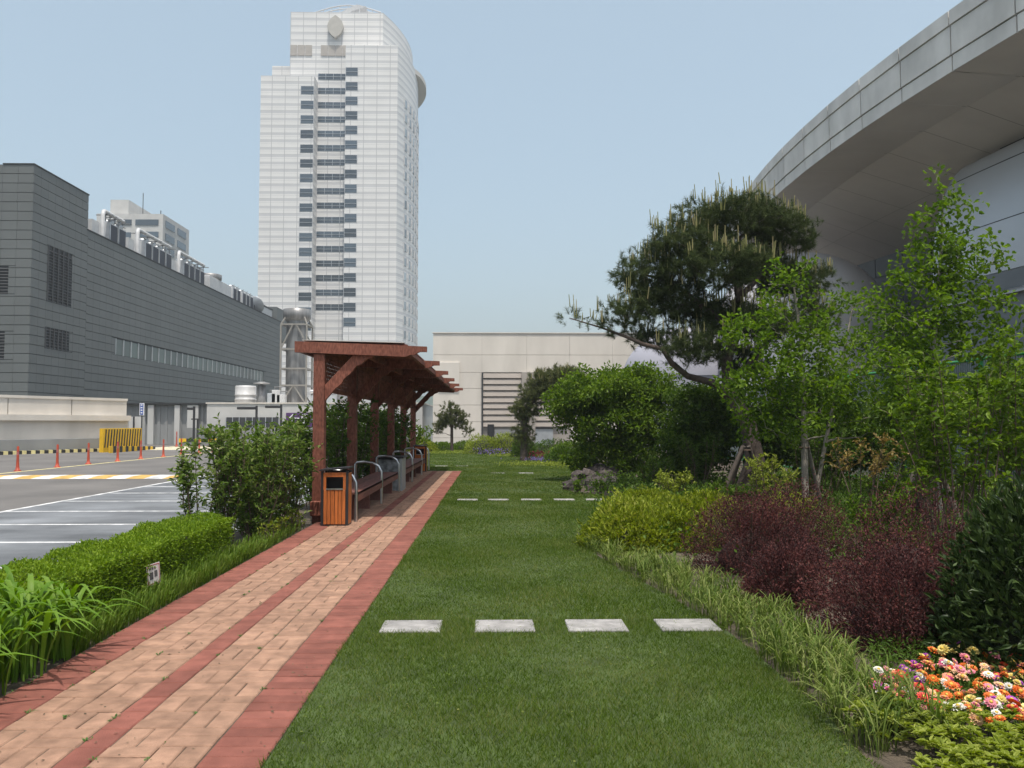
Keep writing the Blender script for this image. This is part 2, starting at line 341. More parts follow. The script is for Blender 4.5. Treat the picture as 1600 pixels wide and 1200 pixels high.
# lawn outline: right limit as a function of distance
LB = [(2.5, 1.66), (3.7, 1.66), (4.4, 1.73), (5.2, 1.72), (6.2, 1.70), (7.3, 1.54), (8.9, 1.27), (10.6, 1.06), (12.0, 1.2), (13.2, 2.2), (16.5, 2.75), (17.6, 2.2), (18.8, 1.6), (21, 1.7), (24, 2.7), (27, 3.0), (29.5, 2.9), (32, 3.0), (36, 3.2), (40, 3.2), (46, 3.2), (51, 3.4)]
LBy = np.array([a for a, _ in LB]); LBx = np.array([b for _, b in LB])
def lawn_right(y): return np.interp(y, LBy, LBx)
PL, PR, PEND = -2.71, -1.02, 26.7
def lawn_left(y): return np.where(np.asarray(y) < PEND + .05, PR + .005, -3.3)
mb = MB(); ys = list(np.linspace(2.3, PEND, 60)) + list(np.linspace(PEND + .06, 51, 50))
vs = []
for y in ys: vs += [(float(lawn_left(y)), y, -.006), (float(lawn_right(y)), y, -.006)]
lawn = MB().add(vs, [(2 * i, 2 * i + 1, 2 * i + 3, 2 * i + 2) for i in range(len(ys) - 1)]).build('lawn', M['lawn']); tag(lawn, 'mown green lawn beside the brick path', kind='structure')

# brick path
path = MB().box(PL - .01, PR, 2.2, PEND, -.05, -.008).build('brick_path', M['joint']); tag(path, 'cream and red clay brick path', kind='structure')
JT = .006
def brick_geo(w, l):
    c = .006; mbk = MB(); x, y = w / 2 - JT / 2, l / 2 - JT / 2
    vs = []
    for z, i in ((-.03, 0), (-c, 0), (0, c)): vs += [(-x + i, -y + i, z), (x - i, -y + i, z), (x - i, y - i, z), (-x + i, y - i, z)]
    fs = [(8, 9, 10, 11)] + [(k * 4 + j, k * 4 + (j + 1) % 4, k * 4 + 4 + (j + 1) % 4, k * 4 + 4 + j) for k in range(2) for j in range(4)]
    return vs, fs
R = random.Random(4)
bricks = []
def br(x, y, w, l, kind): bricks.append((x, y, w, l, kind, R.gauss(0, .0016), R.gauss(0, .007), R.gauss(0, .007), R.gauss(0, .008)))
n = int((PEND - 2.3) / .24)
for i in range(n):
    y = 2.3 + .24 * (i + .5)
    for c, x in enumerate((-2.30, -2.06, -1.67, -1.43)):
        if (i + c) % 2:
            br(x - .06, y, .12, .24, 0); br(x + .06, y, .12, .24, 0)
        else:
            br(x, y - .06, .24, .12, 0); br(x, y + .06, .24, .12, 0)
    br(-1.865, y, .15, .24, 1)
    for d in (-.06, .06):
        br(-2.565, y + d, .29, .12, 1); br(-1.165, y + d, .29, .12, 1)
def seen(b):
    px, py = PX((b[0], b[1], 0)); return -40 < px < 1640 and py < 1230
vis = sorted([b for b in bricks if seen(b)], key=lambda b: b[1]); near = set(id(b) for b in vis[:300])
bm_cache = {}
rest = {0: MB(), 1: MB()}
for b in bricks:
    x, y, wd, ln, kd, dz, rx, ry, rz = b
    vs, fs = brick_geo(wd, ln); mt = M['brick_red' if kd else 'brick_cream']
    if id(b) in near:
        key = (wd, ln, kd)
        if key not in bm_cache: bm_cache[key] = MB().add(vs, fs).mesh('brick', mt)
        o = link('brick', bm_cache[key], path, (x, y, dz)); o.rotation_euler = (rx, ry, rz)
    else:
        rot = Matrix.Rotation(rz, 3, 'Z') @ Matrix.Rotation(ry, 3, 'Y') @ Matrix.Rotation(rx, 3, 'X')
        rest[kd].add([rot @ Vector(v) + Vector((x, y, dz)) for v in vs], fs)
for kd, nm in ((0, 'far_cream_bricks'), (1, 'far_red_bricks')): tag(rest[kd].build(nm, M['brick_red' if kd else 'brick_cream'], path), kind='stuff')

# stepping stones
def stone(x0, x1, y0, y1, label, grp):
    m = MB(); rr = random.Random(int(x0 * 100 + y0 * 10))
    o = m.cbox(x0, x1, y0, y1, -.04, 0.007 if y0 < 10 else (.006 if y0 < 20 else .002), .006).build('stepping_stone', M['stone'], None, ((x0 + x1) / 2, (y0 + y1) / 2, 0))
    o.rotation_euler.z = rr.gauss(0, .008); tag(o, label, 'stepping stone', grp); return o
STONES = []
nm = ['leftmost', 'second', 'third', 'rightmost']
for i, x0 in enumerate((-.83, -.14, .54, 1.22)):
    STONES.append((x0, x0 + .44, 6.08, 6.43)); stone(*STONES[-1], '%s pale stone slab of the near row of four in the lawn' % nm[i], 'near row of stepping stones')
nm = ['leftmost', 'second from left', 'third from left', 'fourth from left', 'fifth from left', 'sixth and rightmost']
for i, x0 in enumerate((-.73, -.12, .53, 1.18, 1.80, 2.38)):
    STONES.append((x0, x0 + .41, 16.38, 16.68)); stone(*STONES[-1], '%s pale slab of the farther row across the lawn' % nm[i], 'farther row of stepping stones')
for i, (x0, y0) in enumerate(((-.1, 25.3), (.75, 25.3), (-2.1, 29.6), (-1.35, 29.6))):
    STONES.append((x0, x0 + .45, y0, y0 + .3))
    stone(*STONES[-1], ['left faint slab sunk in grass just past the path end', 'right faint slab sunk in grass just past the path end', 'left slab in grass beyond the last bench', 'right slab in grass beyond the last bench'][i], 'far slabs sunk in the grass')

# ------------------------------------------------------------------ grass
rng = np.random.default_rng(11)
def blades(P, h, wd, lean, rng, seg=1):
    """one-triangle blades"""
    n = len(P); a = rng.uniform(0, 2 * np.pi, n); side = np.stack([np.cos(a), np.sin(a), np.zeros(n)], 1)
    b = rng.uniform(0, 2 * np.pi, n); tip = np.stack([np.cos(b) * lean, np.sin(b) * lean, np.ones(n)], 1) * h[:, None]
    wv = side * (wd[:, None] / 2)
    V = np.stack([P - wv, P + wv, P + tip], 1).reshape(-1, 3)
    return V, np.arange(3 * n).reshape(-1, 3)
Vs = []
for y0, y1, dens, hh, ww in ((2.9, 6.5, 12000, .029, .0040), (6.5, 11, 6500, .030, .0056), (11, 18, 3000, .033, .008), (18, 30, 1300, .033, .012), (30, 51, 420, .036, .020)):
    xl, xr = -3.3, 3.5
    nn = int((y1 - y0) * (xr - xl) * dens); X = rng.uniform(xl, xr, nn); Y = rng.uniform(y0, y1, nn)
    fr = .03 * np.sin(Y * 7.1) + .02 * np.sin(Y * 17.3 + 1)
    keep = (X > lawn_left(Y) - np.maximum(.012, .03 * np.sin(Y * 9.7) * np.sin(Y * 3.1) + .012) * rng.random(nn) ** 1.5) & (X < lawn_right(Y) + fr)
    jx = .045 * rng.random(nn) ** 2.2
    for (sx0, sx1, sy0, sy1) in STONES[:10]: keep &= ~((X > sx0 + jx) & (X < sx1 - jx) & (Y > sy0 + jx) & (Y < sy1 - jx))
    for (sx0, sx1, sy0, sy1) in STONES[10:]: keep &= ~((X > sx0) & (X < sx1) & (Y > sy0) & (Y < sy1) & (jx < .012))
    X, Y = X[keep], Y[keep]; nn = len(X)
    patch = .85 + .3 * np.sin(X * 2.3 + np.sin(Y * 1.7)) * np.sin(Y * 1.9 + X)
    V, F = blades(np.stack([X, Y, np.full(nn, -.008)], 1), hh * patch * rng.uniform(.6, 1.35, nn), ww * rng.uniform(.7, 1.3, nn), rng.uniform(.2, 1.35, nn), rng)
    Vs.append(V)
V = np.concatenate(Vs); go = link('lawn_grass', np_mesh('lawn_grass', V, np.arange(len(V)).reshape(-1, 3), M['grass']))
tag(go, 'short mown green grass blades of the lawn', 'grass', kind='stuff')

# clover leaves and dry clippings scattered through the lawn
nn = 3000; Yc = 3.2 + 11 * rng.random(nn) ** 1.4; Xc = rng.uniform(-1, 1.7, nn); dens = np.sin(Xc * 3.1 + 1.3 * np.sin(Yc * 1.1)) * np.sin(Yc * 2.3 + Xc * 1.7)
k_ = (Xc < lawn_right(Yc)) & (dens + rng.normal(size=nn) * .35 > .55); Xc, Yc = Xc[k_], Yc[k_]; nn = len(Xc)
a_ = rng.uniform(0, 6.28, nn); hh_ = rng.uniform(.012, .034, nn); r_ = rng.uniform(.004, .009, nn)
c_ = np.stack([Xc, Yc, hh_], 1); V = np.stack([c_ + np.stack([np.cos(a_ + q) * r_, np.sin(a_ + q) * r_, rng.uniform(-.003, .003, nn)], 1) for q in (0, 1.7, 3.1, 4.7)], 1).reshape(-1, 3)
tag(link('lawn_clover', np_mesh('lawn_clover', V, np.arange(4 * nn).reshape(-1, 4), M['clover'])), 'small clover leaves and clippings in the lawn', 'clover', kind='stuff')

def arch_blades(P, az, h, reach, wd, seg, rng, fold=.0, droop=1.0):
    """long arching leaf strips: P bases, az heading, h rise, reach outward"""
    n = len(P); t = np.linspace(0, 1, seg + 1)
    dirx = np.stack([np.cos(az), np.sin(az), np.zeros(n)], 1); side = np.stack([-np.sin(az), np.cos(az), np.zeros(n)], 1)
    rise = (np.sin(t * np.pi * .5 * droop)[None] * h[:, None]); out = (t ** 1.6)[None] * reach[:, None]
    prof = np.clip(np.minimum(.34 + 1.7 * t, 1.15) * (1 - t ** 3), 0, 1); prof[-1] = .02
    C = P[:, None] + dirx[:, None] * out[..., None] + np.array([0, 0, 1.])[None, None] * rise[..., None]
    ws = side[:, None] * (wd[:, None] * prof[None] / 2)[..., None]
    if fold:
        Lf = C - ws + np.array([0, 0, 1.]) * (wd[:, None] * prof[None] * fold)[..., None]; Rt = C + ws + np.array([0, 0, 1.]) * (wd[:, None] * prof[None] * fold)[..., None]
        V = np.stack([Lf, C, Rt], 2).reshape(-1, 3); k = 3
    else:
        V = np.stack([C - ws, C + ws], 2).reshape(-1, 3); k = 2
    base = (np.arange(n) * (seg + 1) * k)[:, None, None]; i = (np.arange(seg) * k)[None, :, None]; fs = []
    for j in range(k - 1): fs.append((base + i + np.array([j, j + 1, j + 1 + k, j + k])[None, None]).reshape(-1, 4))
    return V, np.concatenate(fs)
def merge(parts):
    Vs, Fs, o = [], [], 0
    for V, F in parts: Vs.append(V); Fs.append(F + o); o += len(V)
    return np.concatenate(Vs), np.concatenate(Fs)

# rough grass strip between hedge and path
nn = 6500; Y = rng.uniform(5.6, 12.2, nn); X = -2.73 - .30 * rng.random(nn) ** 1.3
keep = rng.random(nn) < np.clip(1.15 - (Y - 8.8) * .33, .12, 1); X, Y = X[keep], Y[keep]; nn = len(X)
P = np.stack([X, Y, np.full(nn, -.03)], 1); az = rng.uniform(-1.5, 1.9, nn)
V, F = arch_blades(P, az, rng.uniform(.07, .20, nn), rng.uniform(.01, .10, nn), rng.uniform(.006, .011, nn), 3, rng)
tag(link('verge_grass', np_mesh('verge_grass', V, F, M['grass_pale'])), 'tufty green grass strip between hedge and brick path', 'grass', kind='stuff')

# border grass (liriope) along the right of the lawn
parts = []
for y in np.arange(3.9, 11.4, .095):
    for lay in range(5 if 5.4 < y < 9 else 4):
        bx = float(lawn_right(y)) + .05 + lay * .12 + rng.uniform(-.04, .04); by = y + rng.uniform(-.05, .05)
        if y > 9.3 and lay > 1: continue
        if math.sin(y * 5.1 + lay * 1.9) + rng.normal() * .5 < -.75: continue
        m_ = rng.integers(12, 26); P = np.array([bx, by, -.03]) + rng.normal(size=(m_, 3)) * np.array([.025, .025, 0])
        sc_ = rng.uniform(.6, 1.2) * (1.25 if y < 5.4 else 1)
        parts.append(arch_blades(P, rng.uniform(0, 2 * np.pi, m_), rng.uniform(.10, .22, m_) * sc_, rng.uniform(.04, .22, m_) * sc_, rng.uniform(.006, .010, m_), 4, rng, 0, 1.25))
V, F = merge(parts); tag(link('border_grass', np_mesh('border_grass', V, F, M['liriope'])), 'arching pale striped grass border edging the right of the lawn', 'grass', kind='stuff')

# weeds in the path joints
parts = []
for k in range(95):
    y = 3.7 + 9 * R.random() ** 1.5; x = R.choice([-2.70, -2.69, -2.42, -2.18, -1.94, -1.79, -1.55, -1.31]) + R.gauss(0, .01); m_ = R.randint(4, 14)
    P = np.array([x, y, -.005]) + rng.normal(size=(m_, 3)) * np.array([.006, .014, 0])
    parts.append(arch_blades(P, rng.uniform(0, 6.28, m_), rng.uniform(.004, .016, m_), rng.uniform(.008, .028, m_), rng.uniform(.005, .009, m_), 2, rng))
V, F = merge(parts); tag(link('joint_weeds', np_mesh('joint_weeds', V, F, M['weed']), path), kind='stuff')

dbs = MB()
for k in range(620):
    y = 3.5 + 12 * R.random() ** 1.4; x = R.choice([R.uniform(PL, PR), R.gauss(PL + .05, .05), R.gauss(PL + .12, .1), R.gauss(PR - .08, .07), R.gauss(-1.87, .12)])
    if not PL < x < PR: continue
    r = R.uniform(.003, .011); a = R.random() * 6.28; e = R.uniform(.3, .9)
    dbs.add([(x + r * math.cos(a + q) * (1 if i % 2 else e), y + r * math.sin(a + q) * (1 if i % 2 else e), .003 + R.random() * .004) for i, q in enumerate((0, 1.3, 2.7, 4.2, 5.3))], [(0, 1, 2, 3, 4)])
tag(dbs.build('path_debris', M['debris'], path), kind='stuff')

# ------------------------------------------------------------------ plants
def leaves(P, D, N, Ln, W, six=False, fold=.22):
    D = unit(D); S = unit(np.cross(D, N)); N2 = np.cross(S, D); Ln = Ln[:, None]; W = W[:, None]; n = len(P)
    if six:
        up = N2 * W * fold
        V = np.stack([P, P + D * Ln * .3 + S * W * .48 + up, P + D * Ln * .68 + S * W * .38 + up, P + D * Ln - N2 * Ln * .12, P + D * Ln * .68 - S * W * .38 + up, P + D * Ln * .3 - S * W * .48 + up], 1).reshape(-1, 3)
        b = (np.arange(n) * 6)[:, None]; return V, np.concatenate([b + np.array([0, 1, 2, 3]), b + np.array([0, 3, 4, 5])])
    up = N2 * W * fold
    V = np.stack([P, P + D * Ln * .45 + S * W * .5 + up, P + D * Ln, P + D * Ln * .45 - S * W * .5 + up], 1).reshape(-1, 3)
    b = (np.arange(n) * 4)[:, None]; return V, np.concatenate([b + np.array([0, 1, 2]), b + np.array([0, 2, 3])])

def lump(dirs, rng, k=14, amp=.22, sharp=7):
    c = rdir(rng, k); a = rng.uniform(-.6, 1, k) * amp
    return 1 + (np.exp(-sharp * (1 - dirs @ c.T)) * a).sum(1)

def mound(name, label, cat, c, rad, n, lmat, L=.03, W=.016, group=None, stem_mat='bark_brown', core='twig_mass', seed=0, amp=.25, sharp=7, six=False, shell=.30, core_s=.72, stems=14, up=.5, sprig=0):
    """dense rounded shrub: stems, shaded twig core and a shell of leaves"""
    rng = np.random.default_rng(seed + 100); c = np.array(c, float); rad = np.array(rad, float)
    root = thing(name, label, cat, (c[0], c[1], -.03), group)
    d = rdir(rng, n); d[:, 2] = np.abs(d[:, 2]) * 1.0 - .12 * rng.random(n); d = unit(d)
    st = rng.bit_generator.state; lr = np.random.default_rng(seed + 7)
    f = lump(d, lr, 18, amp, sharp); rr = f * (1 - shell * rng.random(n) ** 1.7) * (1 + rng.normal(size=n) * .03)
    P = d * rr[:, None] * rad; P[:, 2] = np.maximum(P[:, 2], .01)
    D = unit(d * .9 + rng.normal(size=(n, 3)) * .55 + np.array([0, 0, up])); Nn = unit(d * .5 + np.array([0, 0, .7]) + rng.normal(size=(n, 3)) * .55)
    Ls = L * rng.uniform(.65, 1.3, n)
    V, F = leaves(P, D, Nn, Ls, W * rng.uniform(.7, 1.25, n), six)
    if sprig:                                           # loose shoots standing out of the outline
        ps = [(V, F)]
        for _ in range(sprig):
            dd = rdir(rng, 1)[0]; dd[2] = abs(dd[2]); dd = dd / np.linalg.norm(dd); b0 = dd * rad * lump(dd[None], np.random.default_rng(seed + 7), 18, amp, sharp)[0] * rng.uniform(.55, .98)
            m_ = rng.integers(8, 18); ln_ = rng.uniform(.08, .26) * rad[2] ** .5; ax = unit((dd * .6 + np.array([0, 0, .8]) + rng.normal(size=3) * .3)[None])[0]
            Pp = b0 + ax * (np.linspace(0, 1, m_) * ln_)[:, None]; Dd = unit(rng.normal(size=(m_, 3)) * .8 + ax)
            ps.append(leaves(Pp, Dd, rdir(rng, m_), L * rng.uniform(.6, 1.1, m_), W * rng.uniform(.7, 1.1, m_), six))
        if six: V, F = merge(ps)
        else: V, F = merge(ps)
    link('foliage', np_mesh('foliage', V, F, M[lmat]), root)
    # core
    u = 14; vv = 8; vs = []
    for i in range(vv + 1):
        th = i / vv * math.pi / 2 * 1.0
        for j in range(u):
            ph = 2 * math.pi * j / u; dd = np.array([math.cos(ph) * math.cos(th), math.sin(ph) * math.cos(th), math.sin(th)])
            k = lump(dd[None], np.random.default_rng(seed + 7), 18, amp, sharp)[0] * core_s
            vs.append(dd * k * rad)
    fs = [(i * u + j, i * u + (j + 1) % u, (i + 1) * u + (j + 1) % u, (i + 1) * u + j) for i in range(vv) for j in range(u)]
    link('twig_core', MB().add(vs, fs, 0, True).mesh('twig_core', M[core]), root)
    sm = MB(); rr_ = random.Random(seed)
    for k in range(stems):
        a = rr_.random() * 6.28; r0 = rr_.random() * .25; e = Vector((math.cos(a) * rad[0] * .7, math.sin(a) * rad[1] * .7, rad[2] * rr_.uniform(.5, .85)))
        b = Vector((math.cos(a) * rad[0] * r0, math.sin(a) * rad[1] * r0, 0))
        sm.tube([b, b.lerp(e, .5) + Vector((0, 0, .05 * rad[2])), e], [.009, .007, .003], 5)
    link('stems', sm.mesh('stems', M[stem_mat]), root)
    return root

def stem_shrub(name, label, cat, base, h, spread, nst, lmat, L, W, group=None, seed=0, stem_mat='bark_brown', per=60, low=.15, six=True, lean=.25, tuft=.12):
    """upright shrub: several visible stems with leafy side shoots"""
    rng = np.random.default_rng(seed + 500); rr = random.Random(seed)
    root = thing(name, label, cat, (base[0], base[1], -.03), group); sm = MB(); ps = []
    for s in range(nst):
        a = rr.random() * 6.28; r0 = rr.random() * spread * .35
        b = Vector((math.cos(a) * r0, math.sin(a) * r0, 0)); a2 = a + rr.gauss(0, .5); hh = h * rr.uniform(.72, 1.05)
        t = b + Vector((math.cos(a2) * spread * rr.uniform(.3, 1.0), math.sin(a2) * spread * rr.uniform(.3, 1.0), hh))
        mid = b.lerp(t, .5) + Vector((rr.gauss(0, .04), rr.gauss(0, .04), 0))
        sm.tube([b, mid, t], [.010, .008, .003], 5)
        nsh = max(4, int(per / 7))
        for k in range(nsh):
            f = low + (1 - low) * rr.random() ** .8
            p = (b.lerp(mid, f * 2) if f < .5 else mid.lerp(t, f * 2 - 1)); m_ = rng.integers(5, 10)
            ax = unit((np.array([rng.normal(), rng.normal(), .5 + .5 * rng.random()]))[None])[0]; ln_ = tuft * rng.uniform(.6, 1.5)
            e = Vector(np.array(p) + ax * ln_); sm.tube([p, e], [.003, .0015], 3, cap=False)
            Pp = np.array(p) + ax * (np.linspace(.15, 1, m_) * ln_)[:, None]
            Dd = unit(rng.normal(size=(m_, 3)) * np.array([1, 1, .55]) + ax * .7); Nn = unit(rng.normal(size=(m_, 3)) * .5 + np.array([0, 0, 1.]))
            ps.append(leaves(Pp, Dd, Nn, L * rng.uniform(.6, 1.2, m_), W * rng.uniform(.7, 1.2, m_), six))
        m_ = 6; ax = np.array([0, 0, 1.]); Pp = np.array(t) + ax * (np.linspace(-.06, .02, m_))[:, None]
        ps.append(leaves(Pp, unit(rng.normal(size=(m_, 3)) * .8 + ax * .9), rdir(rng, m_), L * rng.uniform(.7, 1.1, m_), W * np.ones(m_), six))
    link('stems', sm.mesh('stems', M[stem_mat]), root)
    V, F = merge(ps); link('foliage', np_mesh('foliage', V, F, M[lmat]), root)
    return root

def skeleton(sm, trunk, radii, targets, rr, tw=.012, wob=.12, n=5):
    """trunk tube plus a branch to every target; returns branch tips"""
    sm.tube(trunk, radii, 10)
    nodes = []
    T = [Vector(p) for p in trunk]
    for i in range(len(T) - 1):
        for k in range(4):
            f = k / 4; nodes.append((T[i].lerp(T[i + 1], f), radii[i] * (1 - f) + radii[i + 1] * f))
    nodes.append((T[-1], radii[-1])); start = max(2, int(len(nodes) * .18)); nodes = nodes[start:]
    ts = sorted([Vector(t) for t in targets], key=lambda t: min((t - p).length for p, _ in nodes))
    for t in ts:
        best = min(nodes, key=lambda q: (t - q[0]).length + 1.2 * max(0, q[0].z - t.z + .05))
        p, r0 = best; ln = (t - p).length
        if ln < .03: continue
        pts = [p]; r = min(r0 * .7, .012 + ln * .018)
        for k in range(1, n):
            f = k / n; q = p.lerp(t, f) + Vector((rr.gauss(0, wob), rr.gauss(0, wob), rr.gauss(0, wob * .6) + ln * .10 * math.sin(f * math.pi))) * ln * .5; pts.append(q)
        pts.append(t); rad = [max(.003, r * (1 - .75 * i / n)) for i in range(n + 1)]
        sm.tube(pts, rad, 5, cap=False)
        for i in range(1, n + 1): nodes.append((pts[i], rad[i]))

UPS = {}
def in_pads(pads, rng, count, surf=.6):
    vol = np.array([a[3] * a[4] * a[5] for a in pads]) ** .8; pr = vol / vol.sum(); out = []
    for i in rng.choice(len(pads), count, p=pr):
        cx, cy, cz, rx, ry, rz = pads[i]; d = rdir(rng, 1)[0]; r = (1 - surf * rng.random())
        out.append((cx + d[0] * rx * r, cy + d[1] * ry * r, cz + d[2] * rz * r)); UPS[tuple(np.round(out[-1], 4))] = d[2] * r
    return out

def leafy_tree(name, label, cat, base, trunk, radii, pads, ncl, per, cr, lmat, bark, L, W, seed, group=None, six=True, up=.1, wob=.12, flat=1.0):
    rng = np.random.default_rng(seed + 900); rr = random.Random(seed); base = Vector(base)
    root = thing(name, label, cat, base, group)
    cl = in_pads(pads, rng, ncl); cl = [(a - base.x, b - base.y, c - base.z) for a, b, c in cl]
    sm = MB(); skeleton(sm, [Vector(p) - base for p in trunk], radii, cl, rr, wob=wob)
    link('trunk', sm.mesh('trunk', M[bark]), root)
    ps = []
    for c in cl:
        m_ = int(per * rng.uniform(.6, 1.4)); d = rdir(rng, m_); r = cr * rng.random(m_) ** .5 * rng.uniform(.7, 1.25)
        P = np.array(c) + d * r[:, None] * np.array([1, 1, flat]); D = unit(d + rng.normal(size=(m_, 3)) * .7 + np.array([0, 0, up]))
        Nn = unit(rng.normal(size=(m_, 3)) * .6 + np.array([0, -.15, .9]))
        ps.append(leaves(P, D, Nn, L * rng.uniform(.6, 1.25, m_), W * rng.uniform(.7, 1.2, m_), six))
    V, F = merge(ps); link('crown', np_mesh('crown', V, F, M[lmat]), root)
    return root

def pine_tree(name, label, base, trunk, radii, pads, ntuft, seed, nl=.12, nw=.0055, per=70, candles=.7, lmat='needle', cl=.14, extra_branches=(), group=None, wob=.16, fringe=()):
    rng = np.random.default_rng(seed + 1300); rr = random.Random(seed); base = Vector(base)
    root = thing(name, label, 'pine tree', base, group)
    tp = in_pads(pads, rng, ntuft, .55); tp += [tuple(p) for p in fringe]
    ups = [UPS.get(tuple(np.round(t, 4)), 1.0) for t in tp]
    tp = [np.array(t) - np.array(base) for t in tp]
    sm = MB()
    for pts, rs in extra_branches: sm.tube([Vector(p) - base for p in pts], rs, 8)
    skeleton(sm, [Vector(p) - base for p in trunk], radii, [tuple(t) for t in tp[::3]], rr, wob=wob)
    link('trunk', sm.mesh('trunk', M['bark_pine']), root)
    ND = []; cand = MB()
    for ti, t in enumerate(tp):
        for s in range(rng.integers(2, 5)):
            ax = unit((rng.normal(size=3) * .8 + np.array([0, 0, .75]))[None])[0]; ln_ = rng.uniform(.10, .22); m_ = int(per * rng.uniform(.7, 1.2))
            off = rng.normal(size=3) * np.array([.10, .10, .05]); u = rng.random(m_)
            P = t + off + ax * (u * ln_)[:, None]; d = unit(rdir(rng, m_) * .8 + ax * .85)
            ND.append((P, d, nl * rng.uniform(.6, 1.15, m_)))
            if s == 0 and ups[ti] > .25 and rng.random() < candles:
                for q in range(rng.integers(1, 4)):
                    e = t + off + ax * ln_; h = cl * rng.uniform(.5, 1.5); dx = rng.normal(size=2) * .03
                    e = e + np.array([dx[0], dx[1], 0]); cand.tube([e, e + np.array([dx[0] * .5, dx[1] * .5, h])], [.013, .008], 4)
    P = np.concatenate([a for a, _, _ in ND]); D = np.concatenate([b for _, b, _ in ND]); Ln = np.concatenate([c for _, _, c in ND]); n = len(P)
    S = unit(np.cross(D, rdir(rng, n))) * nw / 2
    V = np.stack([P - S, P + S, P + D * Ln[:, None] + np.array([0, 0, -.012])], 1).reshape(-1, 3)
    link('crown', np_mesh('needles', V, np.arange(3 * n).reshape(-1, 3), M[lmat]), root)
    if cand.v: link('candles', cand.mesh('candles', M['candle']), root)
    return root

# ------------------------------------------------------------------ white tower behind
TY = 180.0
def TX(px, py=300, Y=TY): return A(px, py, Y).x
def TZ(py, px=520, Y=TY): return A(px, py, Y).z
tower = thing('hotel_tower', 'tall white striped tower with a pale leaf emblem near its top', 'tower', (-35, TY, -20))
SB = 4.0                                                        # setback of the middle
ZB = -20
xl0, xl1 = TX(405), TX(489); xr0, xr1 = TX(538), TX(620); xc0, xc1 = TX(453, 100, TY + SB), TX(598, 100, TY + SB)
zl, zr, zc = TZ(119), TZ(70), TZ(19, 520, TY + SB)
MB().box(xl0, xl1, TY, TY + 30, ZB, zl).build('left_wing', M['tower'], tower)
MB().box(TX(424, 200, TY + 8), xl1 - 1, TY + 8, TY + 26, zl, TZ(103, 430, TY + 8)).build('step_block', M['tower'], tower)
def arc_wall(x0, y0, x1, y1, bulge, n=14):
    pts = []
    for i in range(n + 1):
        f = i / n; pts.append((x0 + (x1 - x0) * f + bulge * 4 * f * (1 - f), y0 + (y1 - y0) * f))
    return pts
arcR = arc_wall(xr1, TY, xr1 - 4.0, TY + 42, 4.6); arcC = arc_wall(xc1, TY + SB, xc1 + 1.0, TY + 42, 4.0)
MB().prism([(xr0, TY, ZB), (xr1, TY, ZB)] + [(x, y, ZB) for x, y in arcR[1:]] + [(xr0, TY + 42, ZB)], (0, 0, zr - ZB)).build('right_wing', M['tower'], tower)
cc = [(xl1 - .5, TY + SB, ZB), (xr0 + .5, TY + SB, ZB), (xr0 + .5, TY + 30, ZB), (xl1 - .5, TY + 30, ZB)]
MB().prism(cc, (0, 0, zl - ZB)).build('middle_bay', M['tower'], tower)
MB().prism([(xc0, TY + SB + .03, zl - .4), (xc1, TY + SB + .03, zl - .4)] + [(x, y, zl - .4) for x, y in arcC[1:]] + [(xc0, TY + 41, zl - .4)], (0, 0, zc - zl + .4)).build('crown_block', M['tower'], tower)
wm = {}
def win(x0, x1, z0, z1, y, mt='glass_blue', nx=2):
    """glass pane proud of the wall with thin white bars"""
    key = (round(x1 - x0, 2), round(z1 - z0, 2), mt, nx)
    if key not in wm:
        W_, H_ = x1 - x0, z1 - z0; b = MB().box(0, W_, -.05, .02, 0, H_, 0)
        for k in range(nx + 1): b.box(W_ * k / nx - .04, W_ * k / nx + .04, -.14, -.05, 0, H_, 1)
        b.box(0, W_, -.135, -.05, H_ * .45, H_ * .45 + .07, 1); wm[key] = b.mesh('window', [M[mt], M['grey_metal']])
    o = link('window', wm[key], tower, Vector((x0, y, z0)) - wloc(tower)); return o
FH = 3.25
zL0 = TZ(147.5); zC0 = TZ(124.5, 520, TY + SB); zR0 = TZ(118)
xw0, xw1 = TX(468.5, 300), TX(488.6, 300); xq0, xq1 = TX(538.6, 300), TX(557.5, 300)
for f in range(18):
    if f < 17: win(xw0, xw1, zL0 - FH * f, zL0 - FH * f + 1.78, TY, nx=1)
    if f < 17: win(xl1 + .02, xr0 - .02, zC0 - FH * f, zC0 - FH * f + 1.35, TY + SB, nx=4)
    win(xq0, xq1, zR0 - FH * f, zR0 - FH * f + 1.8, TY, nx=1)
sm_ = MB().box(0, 1.5, -.12, .02, 0, 1.75, 0).box(-.08, 0, -.2, .02, -.1, 1.85, 1).box(1.5, 1.58, -.2, .02, -.1, 1.85, 1).mesh('side_window', [M['glass_side'], M['white_metal']])
for f in range(1, 18):
    for k in range(12):
        fr = .09 + k * .072; i = fr * 14; a = int(i); t_ = i - a
        p = Vector((*arcR[a], 0)).lerp(Vector((*arcR[a + 1], 0)), t_); d = Vector(arcR[a + 1]) - Vector(arcR[a])
        o = link('window', sm_, tower, Vector((p.x, p.y, zL0 + .4 - FH * f + 1.6)) - wloc(tower)); o.rotation_euler.z = math.atan2(d.y, d.x)
zb0, zb1 = TZ(87, 470, TY + SB), TZ(70.5, 470, TY + SB)
M['louver_beige'] = mat('beige louver', (.36, .33, .30), .7, .08, 1)
for a, b in ((453.8, 464), (465.2, 476), (477.2, 487.5), (501.5, 512), (513, 524), (525, 535), (536, 541)):
    MB().box(TX(a, 80, TY + SB), TX(b, 80, TY + SB), TY + SB - .12, TY + SB + .02, zb0, zb1).build('louver_panel', M['louver_beige'], tower)
ec = A(525, 44, TY + SB); eh, ew = 2.6, 1.78; pl = []
for k in range(9):
    t_ = k / 8; pl.append((ec.x + ew * math.sin(t_ * math.pi) ** .75, TY + SB - .9, ec.z - eh + 2 * eh * t_))
